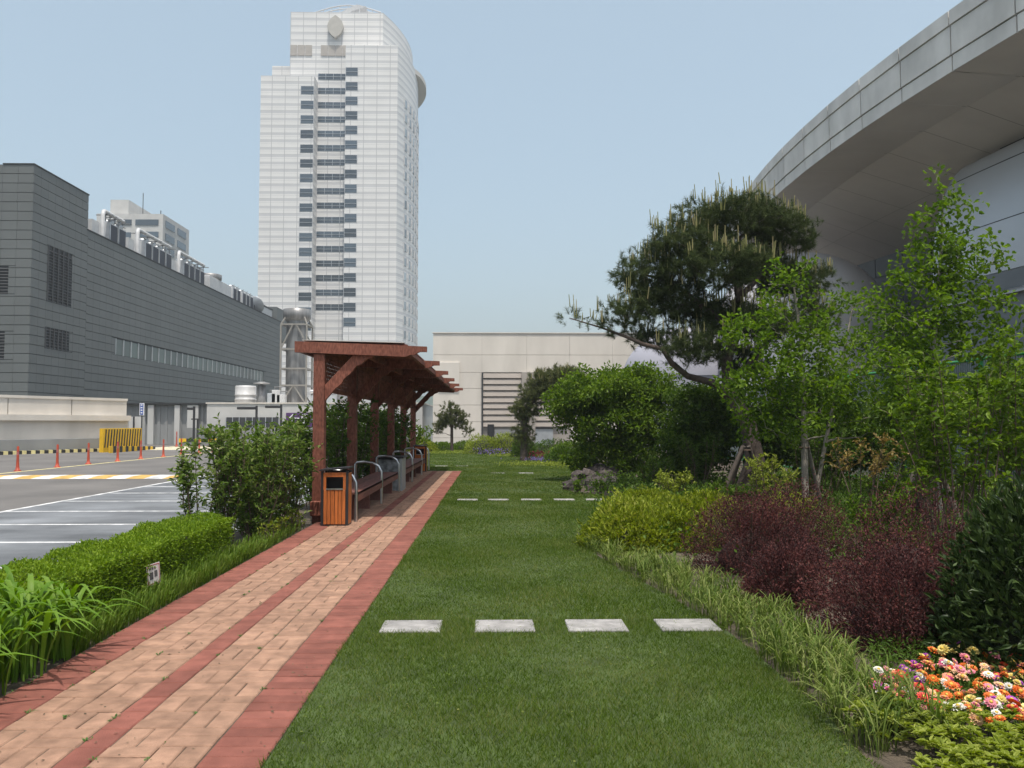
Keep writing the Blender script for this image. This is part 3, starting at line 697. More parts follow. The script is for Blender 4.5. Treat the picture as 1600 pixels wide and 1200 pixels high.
for k in range(1, 8):
    t_ = 1 - k / 8; pl.append((ec.x - ew * math.sin(t_ * math.pi) ** .75, TY + SB - .9, ec.z - eh + 2 * eh * t_))
M['emblem'] = mat('emblem bronze', (.40, .38, .345), .5, .1, .7)
MB().prism(pl, (0, .95, 0)).build('emblem', M['emblem'], tower)
cr = MB(); ring = []
for k in range(9):
    t_ = k / 8; ring.append(A(493 + 102 * t_, 19.5 - 11 * math.sin(math.pi * t_), TY + 14))
cr.tube(ring, .16, 6); cr.tube([p - Vector((0, 0, .8)) for p in ring], .14, 6)
for p in ring: cr.beam(p, p - Vector((0, 0, 2.2)), .14, .14)
cr.build('roof_ring', M['white_metal'], tower)
p0, p1, p2 = A(530, 20, TY + 9), A(557, 7, TY + 9), A(572, 10, TY + 9)
MB().prism([p0, p0 + Vector((2, 0, 0)), p2, p1], (0, 5, 0)).beam(A(561.5, 8, TY + 9), A(561.5, 21, TY + 9), .3, .3).build('roof_canopy', M['white_metal'], tower)
cz = TZ(140, 650, TY + 22); out = []; inn = []
for k in range(15):
    t_ = .30 + .68 * k / 14; i = t_ * 14; a = min(13, int(i)); f = i - a
    p = Vector((*arcR[a], 0)).lerp(Vector((*arcR[a + 1], 0)), f); d = (Vector(arcR[a + 1]) - Vector(arcR[a])).normalized(); nrm = Vector((d.y, -d.x, 0))
    w_ = 2.2 * math.sin(math.pi * k / 14) ** .7; inn.append(p - nrm * .3); out.append(p + nrm * w_)
M['fin'] = mat('beige fin', (.50, .47, .43), .6, .05, 1)
MB().prism([Vector((p.x, p.y, cz)) for p in inn + out[::-1]], (0, 0, 1.1)).build('curved_canopy', M['fin'], tower)

# ------------------------------------------------------------------ grey panelled building on the left
GX, GY0, GY1, GZ = -36.0, 65.0, 141.0, 18.6
gb = thing('grey_hall', 'long dark grey metal panelled hall beyond the parking lot', 'building', (GX, GY0, PZ))
GYT = 73.8; GZT = 21.75
MB().box(GX - 40, GX - .09, GY0 + .09, GY1, PZ, GZ - .05).build('wall', M['panel_gap'], gb)
MB().box(GX - 40, GX - .09, GY0 + .09, GYT, GZ - .05, GZT - .05).build('tall_wall', M['panel_gap'], gb)
CH = .742
holes_side = [(67.3, 71.2, 11.35, 15.9), (67.2, 71.0, 7.55, 9.25), (79.7, 130.7, 8.05, 9.62)]
holes_front = [(-42.5, -37.75, 11.55, 13.75), (-42.5, -37.9, 6.45, 8.65)]
pans = []
def cut(lo, hi, a, b):                                           # pieces of [lo,hi] outside [a,b]
    return [(p, q) for p, q in ((lo, min(hi, a)), (max(lo, b), hi)) if q - p > .08]
def panels(side, u0, u1, pw, ztop):
    z = ztop; 
    while z > .2:
        z0 = max(z - CH, PZ); u = u0
        while u < u1 - .05:
            ue = min(u + pw, u1); segs = [(u, ue, z0, z)]
            for a, b, c, d in (holes_side if side else holes_front):
                ns = []
                for (p, q, r, s) in segs:
                    if q <= a or p >= b or s <= c or r >= d: ns.append((p, q, r, s)); continue
                    for (r2, s2) in cut(r, s, c, d): ns.append((p, q, r2, s2))
                    for (p2, q2) in cut(p, q, a, b): ns.append((p2, q2, max(r, c), min(s, d)))
                segs = ns
            pans.extend([(side,) + s_ for s_ in segs]); u = ue
        z = z0
panels(1, GY0, GYT, 1.1, GZT); 
panels(1, GYT, GY1, 1.26, GZ)
panels(0, GX - 12, GX, 1.2, GZT)
def pan_geo(p):
    s_, u0, u1, z0, z1 = p; gp = .009; c = .042
    if s_: return MB().box(GX - .088, GX, u0 + gp, u1 - gp, z0 + c, z1 - .005)
    return MB().box(u0 + gp, u1 - gp, GY0, GY0 + .088, z0 + c, z1 - .005)
order = sorted(pans, key=lambda p: (p[1] if p[0] else GY0) - (0 if p[2] - p[1] > .5 else -40)); far = MB(); 
for i, p in enumerate(order):
    if i < 300: pan_geo(p).build('panel', M['panel_grey'], gb)
    else:
        q = pan_geo(p); far.add(q.v, q.f)
tag(far.build('far_panels', M['panel_grey'], gb), kind='stuff')
def louver_side(y0, y1, z0, z1, cols):
    lv = MB().box(GX - .085, GX - .06, y0, y1, z0, z1).build('louver', M['panel_gap'], gb)
    wl = (y1 - y0) / cols
    for c in range(cols):
        MB().box(GX - .06, GX + .05, y0 + c * wl + .02, y0 + c * wl + .16, z0, z1).build('louver_post', M['louver'], lv)
    n_ = int((z1 - z0) / .24); s_ = MB()
    for k in range(n_):
        z = z0 + .1 + k * .24; s_.prism([(GX - .058, y0, z), (GX + .02, y0, z - .07), (GX + .02, y0, z - .03), (GX - .058, y0, z + .04)], (0, y1 - y0, 0))
    tag(s_.build('louver_blades', M['louver'], lv), kind='stuff')
for h_, c_ in ((holes_side[0], 5), (holes_side[1], 6)): louver_side(*h_, c_)
for a, b, c, d in holes_front:
    lv = MB().box(a, b, GY0 + .06, GY0 + .085, c, d).build('louver', M['panel_gap'], gb); s_ = MB(); z = c + .1
    while z < d - .05: s_.prism([(a, GY0 + .058, z), (a, GY0 - .02, z - .07), (a, GY0 - .02, z - .03), (a, GY0 + .058, z + .04)], (b - a, 0, 0)); z += .24
    tag(s_.build('louver_blades', M['louver'], lv), kind='stuff')
y = 79.72; k = 0
while y < 130.6:
    MB().box(GX - .2, GX - .07, y + .06, min(y + 1.7, 130.68) - .06, 8.1, 9.57).build('window', M['glass_band'], gb)
    MB().box(GX - .085, GX + .02, y - .06, y + .055, 8.06, 9.61).build('mullion', M['grey_metal'], gb); y += 1.7; k += 1
MB().box(GX - 1.5, GX + .06, GYT - .2, GY1, GZ + .005, GZ + .12).build('coping', M['panel_gap'], gb)
MB().box(GX - 2.4, GX + .05, GY0 - .05, GYT + .06, GZT + .005, GZT + .1).build('coping', M['panel_gap'], gb)
MB().box(GX - 6, GX - .3, 139, 147, GZ - 3, GZ + 2.4).build('end_block', M['panel_grey'], gb)
# rooftop cooling units
def unit_proto():
    r = thing('cooling_unit', 'x', 'cooling unit', (0, 0, 0))
    MB().cbox(-1.2, 0, 0, 1.72, 0, 2.3, .03).build('casing', M['white_metal'], r)
    MB().box(.002, .05, .12, 1.6, .35, 2.15).build('coil_grille', M['fin_dark'], r)
    MB().box(.002, .09, 0, .1, 0, 2.35).build('corner_post', M['grey_metal'], r)
    MB().lathe([(.55, 0), (.6, .05), (.6, .32), (.52, .32), (.5, .1)], (-.6, .86, 2.3), 16).build('fan_ring', M['grey_metal'], r)
    MB().beam((-.1, 0, 2.55), (-.1, 1.8, 2.55), .07, .07).beam((-.1, .86, 2.3), (-.1, .86, 2.8), .06, .06).build('rail', M['steel_dull'], r)
    return r
up = unit_proto(); cnt = 0
groups = [('nearest the tall corner', 79.8, 2), ('in the second bank from the tall corner', 87.9, 4), ('in the third bank from the tall corner', 98.8, 4), ('in the far bank beside the white box unit', 117.5, 5)]
ordn = ['first', 'second', 'third', 'fourth', 'fifth']
for lab, y0, n_ in groups:
    for k in range(n_):
        o = up if cnt == 0 else copy_tree(up); cnt += 1
        o.location = (GX - .9, y0 + 1.83 * k + (.8 if lab.startswith('in the far') and k >= 2 else 0), GZ - .1)
        o['label'] = '%s dark grilled rooftop cooling unit %s' % (ordn[k], lab); o['group'] = 'rooftop cooling units on the grey hall'
for i, (y0, y1) in enumerate(((78.0, 83.0), (85.6, 95.0), (96.8, 106.0))):
    pt = MB(); pt.tube([(GX - .7, y0, GZ - .1), (GX - .7, y0, GZ + 2.5), (GX - .75, y0 + .25, GZ + 2.85), (GX - .9, y0 + .7, GZ + 3.0), (GX - 1.0, y1, GZ + 3.0)], .2, 10)
    root = thing('roof_pipe', '%s white riser pipe bending along the rooftop cooling units' % ['nearest', 'middle', 'farthest'][i], 'pipe', (GX - .7, y0, GZ - .1), 'white riser pipes on the hall roof')
    pt.build('pipe', M['white_metal'], root)
    s_ = MB()
    for j in range(5):
        yy = y0 + 1.2 + j * (y1 - y0 - 1.4) / 4; s_.beam((GX - 1.0, yy, GZ + 2.2), (GX - 1.0, yy, GZ + 3.0), .08, .08).beam((GX - 1.9, yy, GZ + 2.75), (GX - .3, yy, GZ + 2.75), .08, .08)
    s_.build('bracket', M['steel_dull'], root)
    MB().box(GX - 1.5, GX - .9, y0 - 1.6, y0 - .3, GZ - .1, GZ + 1.7).build('end_cabinet', M['white_metal'], root)
wb = thing('rooftop_box_unit', 'white rooftop box with a round silver fan housing', 'cooling unit', (GX - 1, 109.5, GZ - .1))
MB().cbox(GX - 3.2, GX - .6, 107.2, 115.8, GZ - .1, GZ + 2.0, .05).build('casing', M['white_metal'], wb)
MB().lathe([(1.3, 0), (1.45, .1), (1.45, .75), (1.3, .8), (1.2, .4)], (GX - 1.9, 111.2, GZ + 2.0), 24).build('fan_housing', M['steel_dull'], wb)
dish = thing('satellite_dish', 'grey satellite dish on the roof at the far end of the hall', 'satellite dish', (GX - 1, 128.5, GZ))
MB().lathe([(.05, 0), (.8, .12), (1.35, .42), (1.4, .45), (1.36, .48), (.8, .2), (.05, .08)], (0, 0, 0), 20).build('bowl', M['grey_metal'], dish).rotation_euler = (math.radians(-60), math.radians(30), 0)
dish.children[0].location = (0, 0, 1.1)
dish.children[0].data.transform(Matrix.Translation((GX - 1, 128.5, GZ)))
MB().tube([(GX - 1, 128.5, GZ), (GX - 1, 128.5, GZ + 1.2)], .07, 8).build('mast', M['black_metal'], dish)
wc = thing('roof_cabin', 'small white rooftop cabin with a dark rim beside the dish', 'cabin', (GX - 2, 133, GZ))
MB().box(GX - 4, GX - .8, 131, 138, GZ - 2, GZ + 1.6).build('wall', M['white_metal'], wc); MB().box(GX - 4.1, GX - .7, 130.9, 138.1, GZ + 1.6, GZ + 1.85).build('rim', M['black_metal'], wc)

# far office block behind the hall
OY = 210.0
ob = thing('office_block', 'pale distant office block with blue strip windows above the grey hall', 'building', (-95, OY, PZ))
x0, x1 = A(150, 380, OY).x, A(254, 380, OY).x; zt = A(200, 334, OY).z
MB().box(x0, x1, OY, OY + 18, PZ, zt).build('wall', M['conc_white'], ob)
xa, xb = A(161, 320, OY).x, A(190, 320, OY).x; MB().box(xa, xb, OY + 4, OY + 30, zt, A(170, 312, OY + 4).z).build('stair_tower', M['conc_white'], ob)
for (a, b, c, d) in ((164, 181, 343, 353), (184, 206, 343, 352), (212, 248, 343, 352), (170, 205, 363, 371), (212, 248, 362, 371), (212, 248, 382, 391), (190, 206, 382, 391)):
    MB().box(A(a, c, OY).x, A(b, c, OY).x, OY - .15, OY + .05, A(a, d, OY).z, A(a, c, OY).z).build('window', M['glass_blue'], ob)
for k in range(3):
    z1 = A(200, 342 + 20 * k, OY).z
    for j in range(2): MB().box(x1 - .02, x1 + .15, OY + 1.5 + j * 8, OY + 7.5 + j * 8, z1 - 1.8, z1).build('window', M['glass_blue'], ob)
MB().tube([(x0 + 9, OY + 6, zt), (x0 + 9, OY + 6, zt + 7)], .1, 5).tube([(x1 - 3, OY + 6, zt), (x1 - 3, OY + 6, zt + 2.4)], .12, 5).build('antenna', M['black_metal'], ob)

# ------------------------------------------------------------------ parking side: wall, kerb, barrier, bollards, low buildings
P0, P1 = Vector((-35.0, 38.5, 0)), Vector((-25.4, 58.0, 0))
P0 = A(0, 660, 50.0); P1 = A(198, 660, 58.0); P0.z = P1.z = 0; dv = (P1 - P0).normalized(); P0 = P0 - dv * 8; nv = Vector((dv.y, -dv.x, 0)); LW = (P1 - P0).length
pw_ = thing('parapet_wall', 'pale concrete parapet wall with a ledge left of the drive', 'wall', (P1.x, P1.y, PZ))
def slab(o0, o1, z0, z1, t0=0, t1=1):
    a, b = P0.lerp(P1, t0), P0.lerp(P1, t1); q = [a + nv * o0, b + nv * o0, b + nv * o1, a + nv * o1]
    return MB().prism([Vector((p.x, p.y, z0)) for p in q], (0, 0, z1 - z0))
slab(-.6, .15, PZ, 1.7).build('lower_wall', M['conc'], pw_); slab(-.6, .42, 1.7, 2.05).build('ledge', M['conc'], pw_)
slab(-.4, .9, PZ, .55).build('base_step', M['conc_grey'], pw_)
for k in range(4): slab(-.5, .0, 2.055, 3.05, k / 4 + .002, (k + 1) / 4 - .002).build('panel', M['conc'], pw_)
slab(-.56, .06, 3.052, 3.22).build('coping', M['conc'], pw_)
kb = thing('striped_kerb', 'low kerb striped black and pale yellow along the parapet wall', 'kerb', (P1.x, P1.y, PZ))
nk = 60
for k in range(nk): slab(1.1, 1.4, PZ, PZ + .2, k / nk, (k + 1) / nk - .0003).build('block', M['black' if k % 2 else 'pale_yellow'], kb)
bar = thing('striped_barrier', 'yellow and black slanted stripe barrier at the drive end', 'barrier', tuple(A(190, 690, 55.0)))
b0, b1 = A(161, 690, 52.6), A(221, 690, 57.4); zt_, zb_ = 1.2, PZ
bd = (b1 - b0); bd.z = 0
MB().prism([Vector((b0.x, b0.y, zb_)), Vector((b1.x, b1.y, zb_)), Vector((b1.x, b1.y, zt_)), Vector((b0.x, b0.y, zt_))], (-.35, .25, 0)).build('board', M['yellow'], bar)
nb = Vector((bd.y, -bd.x, 0)).normalized() * .012
for k in range(14):
    f = (k + .35) / 14.5; a = b0 + bd * f + nb; c = a + bd * .028; sh = bd * .03
    q = [(a.x, a.y, zb_ + .3), (c.x, c.y, zb_ + .3), (c.x + sh.x, c.y + sh.y, zt_ - .06), (a.x + sh.x, a.y + sh.y, zt_ - .06)]
    MB().prism([Vector(p) for p in q], nb * .6).build('black_stripe', M['black'], bar)
kb2 = thing('striped_ramp_kerb', 'sloping black and yellow striped kerb in front of the barrier', 'kerb', (b0.x, b0.y, PZ))
c0, c1 = A(172, 697, 51.5), A(243, 695, 59.5)
for k in range(16):
    a, b = c0.lerp(c1, k / 16), c0.lerp(c1, (k + .97) / 16); q = [Vector((a.x, a.y, PZ)), Vector((b.x, b.y, PZ)), Vector((b.x, b.y, PZ + .42 - .015 * k)), Vector((a.x, a.y, PZ + .42 - .015 * k))]
    MB().prism(q, (-.15, .15, 0)).build('block', M['black' if k % 2 else 'yellow'], kb2)
# bollards
bp = thing('lane_bollard', 'x', 'bollard', (0, 0, 0))
MB().lathe([(.13, 0), (.13, .03), (.075, .06), (.055, .2), (.045, .55), (.042, .9), (.03, .95)], (0, 0, 0), 14).build('post', M['orange'], bp)
M['reflect'] = mat('reflective band', (.35, .12, .12), .3, .1, 5)
MB().lathe([(.0475, 0), (.0465, .12)], (0, 0, .62), 14).build('reflective_band', M['reflect'], bp)
bw = ['nearest', 'second nearest', 'third nearest', 'fourth nearest', 'fifth nearest', 'sixth nearest', 'seventh nearest', 'eighth nearest', 'ninth nearest']
for k in range(9):
    o = bp if k == 0 else copy_tree(bp); o.location = (-18.0 + (.03 if k % 2 else -.03), 32.0 + 2.75 * k, PZ)
    o['label'] = '%s orange lane bollard beside the yellow line' % bw[k]; o['group'] = 'orange lane bollards'
for k, (px, Y) in enumerate(((276, 66), (328, 66), (335, 69))):
    o = copy_tree(bp); q = A(px, 690, Y); o.location = (q.x, q.y, PZ); o.scale = (1, 1, 1.25)
    o['label'] = ['leftmost tall orange bollard at the far striped bar', 'middle tall orange bollard at the far striped bar', 'farthest tall orange bollard by the shrub tips'][k]; o['group'] = 'tall orange bollards at the drive end'
bar2 = thing('striped_bar', 'low black and yellow striped bar across the drive end', 'barrier', tuple(A(305, 690, 68)))
q0, q1 = A(280, 690, 68), A(338, 690, 68)
for k in range(5):
    a, b = q0.lerp(q1, k / 5), q0.lerp(q1, (k + 1) / 5); MB().box(a.x, b.x, 67.9, 68.1, .0, .3).build('segment', M['yellow' if k % 2 == 0 else 'black'], bar2)
# grey corrugated screen wall with pale columns
WY = 73.0
sw = thing('screen_wall', 'grey ribbed screen wall with two pale columns at the drive end', 'wall', (A(270, 660, WY).x, WY, PZ))
xa, xb = A(190, 660, WY).x, A(330, 660, WY).x; zt_ = A(270, 632, WY).z
MB().box(xa, xb, WY, WY + .4, PZ, zt_).build('wall', M['panel_side'] if 'panel_side' in M else M['conc_grey'], sw)
x = xa
while x < xb - .5: MB().box(x, x + .25, WY - .07, WY - .001, PZ, zt_ - .1).build('rib', M['conc_grey'], sw); x += .62
for a, b in ((233.5, 242.5), (275, 283), (295, 312)):
    MB().box(A(a, 660, WY).x, A(b, 660, WY).x, WY - .4, WY - .08, PZ, zt_ - .06).build('column', M['conc_white'], sw)
MB().box(xa, xb, WY - .5, WY + .5, zt_ + .002, zt_ + .14).build('coping', M['panel_gap'], sw)
lowp = thing('low_wall', 'pale low wall piece with a dark downpipe by the barrier', 'wall', (A(212, 660, 66).x, 66, PZ))
MB().box(A(201, 660, 66).x, A(223, 660, 66).x, 66, 66.4, PZ, A(212, 651, 66).z).build('wall', M['conc_white'], lowp); MB().tube([(A(209, 660, 65.8).x, 65.8, PZ), (A(209, 660, 65.8).x, 65.8, A(212, 651, 66).z)], .07, 6).build('downpipe', M['black_metal'], lowp)
bs = thing('blue_sign', 'narrow upright blue sign with white marks above the barrier', 'sign', (A(222, 640, 64).x, 64, PZ))
MB().tube([(A(222, 640, 64.1).x, 64.1, PZ), (A(222, 640, 64.1).x, 64.1, A(222, 628, 64).z)], .05, 6).build('pole', M['black_metal'], bs)
bx0, bx1 = A(219.5, 640, 64).x, A(224.5, 640, 64).x; bz0, bz1 = A(222, 648, 64).z, A(222, 631, 64).z
MB().box(bx0 - .05, bx1 + .05, 63.94, 64.0, bz0 - .05, bz1 + .05).build('backing', M['sign_white'], bs); MB().box(bx0, bx1, 63.92, 63.938, bz0, bz1).build('face', M['sign_blue'], bs)
for k in range(4): z = bz0 + .1 + k * (bz1 - bz0) / 4.2; MB().box(bx0 + .06, bx1 - .06, 63.91, 63.918, z, z + .09).build('mark', M['sign_white'], bs)

# low white plant building with sign, tanks and stack
LY = 72.0
lb = thing('plant_building', 'low white flat roofed building with dark louver band behind the shrubs', 'building', (-15, LY, PZ))
xa, xb = A(323, 650, LY).x, A(660, 650, LY).x; LZ = A(400, 631, LY).z
MB().box(xa, xb, LY, LY + 26, PZ, LZ).build('wall', M['conc_white'], lb); MB().box(xa - .08, xb + .08, LY - .08, LY + 26.1, LZ + .002, LZ + .12).build('coping', M['conc'], lb)
vz0, vz1 = A(400, 668, LY).z, A(400, 652, LY).z; lv = MB().box(A(353.5, 660, LY).x, A(436, 660, LY).x, LY - .05, LY - .002, vz0, vz1).build('louver_band', M['louver'], lb)
for k in range(9): xx = A(353.5 + k * 10.3, 660, LY).x; MB().box(xx - .03, xx + .03, LY - .1, LY - .052, vz0, vz1).build('bar', M['grey_metal'], lv)
fw = thing('front_wall', 'low plain grey wall before the white plant building', 'wall', (-17, 69.5, PZ))
MB().box(A(290, 670, 69.5).x, A(640, 670, 69.5).x, 69.5, 69.9, PZ, A(400, 668.5, 69.5).z).build('wall', M['conc_grey'], fw)
ps_ = thing('exit_sign', 'purple exit sign with a white left arrow on the white building', 'sign', (A(475, 655, LY).x, LY, 1.4))
sx0, sx1 = A(447.5, 655, LY).x, A(500, 655, LY).x; sz0, sz1 = A(470, 668, LY).z, A(470, 645, LY).z
MB().box(sx0, sx1, LY - .14, LY - .002, sz0, sz1).build('board', M['sign_purple'], ps_)
ah = (sz1 - sz0); ay = sz0 + ah * .63; ax0 = sx0 + .28
ar = MB(); ar.beam((ax0, LY - .16, ay), (ax0 + .85, LY - .16, ay), .02, .085).beam((ax0 - .03, LY - .16, ay - .02), (ax0 + .34, LY - .16, ay + .34), .02, .085).beam((ax0 - .03, LY - .16, ay + .02), (ax0 + .34, LY - .16, ay - .34), .02, .085)
ar.build('arrow', M['sign_white'], ps_)
cu = bpy.data.curves.new('sign_text', 'FONT'); cu.body = '\ucd9c\uad6c'; cu.size = .92; cu.extrude = .01; cu.offset = .012
to = bpy.data.objects.new('sign_text_src', cu); col.objects.link(to)
dg = bpy.context.evaluated_depsgraph_get(); tme = bpy.data.meshes.new_from_object(to.evaluated_get(dg)); bpy.data.objects.remove(to)
tme.transform(Matrix.Translation((ax0 + .95, LY - .16, ay - .36)) @ Matrix.Rotation(math.pi / 2, 4, 'X')); tme.transform(Matrix.Translation(-wloc(ps_)))
tme.materials.clear(); tme.materials.append(M['sign_white']); link('lettering', tme, ps_)
# silver stack in a lattice frame
SY = 80.0; sxm = A(463, 600, SY).x; sz_ = LZ + .13
stk = thing('exhaust_stack', 'tall silver exhaust stack inside a pale lattice frame', 'chimney', (sxm, SY, sz_))
top = A(463, 500, SY).z; t2 = A(463, 484, SY).z
MB().lathe([(1.0, sz_), (1.0, top - 1.2), (.98, top - .8), (.98, top)], (sxm, SY, 0), 28).build('flue', M['steel_dull'], stk)
MB().lathe([(1.0, top - .15), (1.3, top + .1), (1.3, t2), (1.2, t2 + .02), (1.15, t2 - .3)], (sxm, SY, 0), 28).build('cap', M['steel_dull'], stk)
fz = [sz_, A(463, 603, SY).z, A(463, 577, SY).z, A(463, 547, SY).z, A(463, 509, SY).z]; hw = 1.22
fr_ = MB()
for sx_ in (-hw, hw):
    for sy_ in (-hw, hw): fr_.beam((sxm + sx_, SY + sy_, sz_), (sxm + sx_, SY + sy_, fz[4]), .14, .14)
for z in fz[1:]:
    for s in (-hw, hw): fr_.beam((sxm - hw, SY + s, z), (sxm + hw, SY + s, z), .13, .15).beam((sxm + s, SY - hw, z), (sxm + s, SY + hw, z), .13, .15)
for s in (-hw, hw):
    fr_.beam((sxm - hw, SY + s, fz[0]), (sxm, SY + s, fz[1]), .11, .11).beam((sxm + hw, SY + s, fz[0]), (sxm, SY + s, fz[1]), .11, .11)
    fr_.beam((sxm - hw, SY + s, fz[3]), (sxm - .1, SY + s, fz[4]), .11, .11).beam((sxm + hw * .8, SY + s, fz[3] + 1), (sxm + .2, SY + s, fz[4]), .11, .11)
    fr_.beam((sxm + s, SY - hw, fz[4]), (sxm + s * .62, SY - hw * .6, fz[4] + 1.0), .12, .12).beam((sxm + s, SY + hw, fz[4]), (sxm + s * .62, SY + hw * .6, fz[4] + 1.0), .12, .12)
M['frame_beige'] = mat('beige painted steel', (.23, .22, .20), .6, .15, 2)
fr_.build('lattice_frame', M['frame_beige'], stk)
def vent(name, label, px0, px1, py, Y, prof, mt, cat='vent'):
    c = A((px0 + px1) / 2, py, Y); r = abs(A(px1, py, Y).x - A(px0, py, Y).x) / 2; h = c.z - sz_
    v = thing(name, label, cat, (c.x, Y, sz_)); MB().lathe([(a * r, b * h) for a, b in prof], (c.x, Y, sz_), 20).build('body', M[mt], v); return v
vent('roof_tank', 'squat white ribbed tank on the plant building roof', 368, 400, 603, 78, [(1, 0), (1, .2), (1.04, .21), (1.04, .27), (1, .28), (1, .45), (1.04, .46), (1.04, .52), (1, .53), (1, .9), (.94, 1), (.5, 1.02)], 'white_metal', 'tank')
v = vent('roof_vent', 'slim grey vent pipe with a flat cap on the plant roof', 402, 416, 602, 77, [(1, 0), (1, 1), (.4, 1.0), (.4, 1.05)], 'steel_dull')
c = A(409, 598, 77); MB().lathe([(.75, 0), (.72, .06), (.2, .2)], (c.x, 77, c.z - .1), 18).build('cap', M['steel_dull'], v)
vent('roof_drum', 'silver drum vent seen between the pergola posts', 527, 543, 610, 78, [(1, 0), (1, .3), (1.05, .32), (1.05, .4), (1, .42), (1, .95), (1.15, .96), (1.15, 1)], 'steel_dull')
rb = thing('roof_duct', 'horizontal silver duct behind the first pergola post', 'duct', (A(500, 612, 79).x, 79, sz_))
MB().tube([A(486, 612, 79), A(525, 613, 79)], .22, 10).build('pipe', M['steel'], rb); MB().box(A(486, 612, 79).x, A(526, 612, 79).x, 78.8, 81, sz_, A(500, 618, 79).z).build('base_cabinet', M['grey_metal'], rb)
for k, (px, h_) in enumerate(((425, .9), (432, 1.2), (440, .8))):
    q = A(px, 625, 76); u_ = thing('roof_box', ['left', 'middle', 'right'][k] + ' small pale box of the clutter on the plant roof beside the stack', 'cabinet', (q.x, 76, sz_), 'small boxes on the plant roof')
    MB().cbox(q.x - .35, q.x + .35, 75.7, 76.4, sz_, sz_ + h_, .03).build('casing', M['white_metal' if k else 'grey_metal'], u_); MB().tube([(q.x - .2, 76, sz_ + h_), (q.x - .2, 76, sz_ + h_ + .3), (q.x + .5, 76, sz_ + h_ + .3)], .05, 6).build('pipe', M['steel_dull'], u_)
# black floodlight posts
for k, (px, pyt, Y, ar_) in enumerate(((401, 634, 62, -1.4), (439.5, 632, 64, -1.2), (303.5, 635, 66, -.5))):
    q = A(px, pyt, Y); o = thing('floodlight_post', ['black lamp post with left arm before the louver band', 'black lamp post with left arm next to the purple sign', 'black lamp post with a second short post by the screen wall'][k], 'lamp post', (q.x, Y, PZ), 'black floodlight posts')
    MB().beam((q.x, Y, PZ), (q.x, Y, q.z), .14, .14).build('pole', M['black_metal'], o)
    MB().cbox(q.x + ar_, q.x - .08, Y - .15, Y + .15, q.z - .28, q.z - .08, .03).build('lamp_head', M['black_metal'], o)
    if k == 2: MB().beam((q.x + .3, Y, PZ), (q.x + .3, Y, q.z - 1.0), .13, .13).beam((q.x - .2, Y, q.z - 1.0), (q.x + .35, Y, q.z - 1.0), .1, .1).build('second_post', M['black_metal'], o)
# things far behind, between the posts
fa = thing('far_apartments', 'far pale apartment slabs seen between the pergola posts', 'building', (A(615, 640, 300).x, 300, PZ))
for k in range(9):
    px = 592 + k * 5.2; MB().box(A(px, 640, 300).x, A(px + 3.4, 640, 300).x, 300, 312, PZ, A(px, 612 + (k * 7 % 5), 300).z).build('slab', M['conc_white' if k % 2 else 'conc'], fa)
fs_ = thing('far_shed', 'low pale far roof under the green hill', 'building', (A(655, 645, 160).x, 160, PZ))
MB().box(A(600, 645, 160).x, A(690, 645, 160).x, 160, 180, PZ, A(650, 640, 160).z).build('wall', M['conc_white'], fs_)
for k in range(5): MB().box(A(640 + k * 7, 645, 160).x, A(645 + k * 7, 645, 160).x, 159.8, 159.99, A(640, 650, 160).z, A(640, 644, 160).z).build('window', M['glass_blue'], fs_)
hm = MB(); hn = 40; hv = []
for j in range(10):
    for i in range(hn + 1):
        X_ = -260 + i * 18; h = 64 * math.exp(-((X_ + 30) / 130) ** 2) * math.sin(j / 9 * math.pi / 2) * (1 + .06 * math.sin(i * 2.1) + .04 * math.sin(i * 5 + j))
        hv.append((X_, 700 + j * 22, -6 + h * .62))
hill = MB().add(hv, [(j * (hn + 1) + i, j * (hn + 1) + i + 1, (j + 1) * (hn + 1) + i + 1, (j + 1) * (hn + 1) + i) for j in range(9) for i in range(hn)], 0, True).build('hill', M['hill']); tag(hill, 'green wooded hill far behind', kind='structure')

# ------------------------------------------------------------------ pale concrete building ahead
BY = 60.0
M['bay'] = mat('bay back wall', (.34, .31, .28), .85, .08, .5)
M['slat'] = mat('beige slat', (.37, .33, .295), .8, .08, .6)
wb_ = thing('concrete_building', 'pale panelled concrete building with a louvred bay beyond the lawn', 'building', (2, BY, -.03))
def bx(px): return A(px, 600, BY).x
def bz(py): return A(780, py, BY).z
XR = 14.5; ztp = bz(521)
MB().box(bx(676.5) + .06, XR, BY + .12, BY + 16, -.03, ztp - .05).build('core_wall', M['bay'], wb_)
hy = [521, 554.6, 582, 607, 633, 659, 684, 700]; vx = [676.5, 753, 823, 890, 957, 1020, 1080]
ox0, ox1 = bx(752.5), bx(886)
for r_ in range(7):
    for c_ in range(len(vx) - 1):
        if r_ >= 2 and 1 <= c_ <= 2: continue
        z0, z1 = bz(hy[r_ + 1]), bz(hy[r_]); 
        if r_ == 6: z0 = -.03
        xa_ = bx(vx[c_]); xb_ = bx(vx[c_ + 1]) if c_ < len(vx) - 2 else XR
        MB().cbox(xa_ + .006, xb_ - .006, BY, BY + .119, z0 + .012, z1 - .012, .006).build('panel', M['conc'], wb_)
MB().box(bx(676.5) - .05, XR + .05, BY - .06, BY + .5, ztp + .002, ztp + .07).build('coping', M['conc'], wb_)
MB().cbox(bx(686), bx(718), BY - .12, BY - .002, bz(608), bz(566), .02).build('raised_panel', M['conc'], wb_)
M['bay'] = mat('bay back wall', (.34, .31, .28), .85, .08, .5)
MB().box(ox0, ox1 + .2, BY + .122, BY + .2, -.03, bz(582) - .02).build('bay_back', M['bay'], wb_)
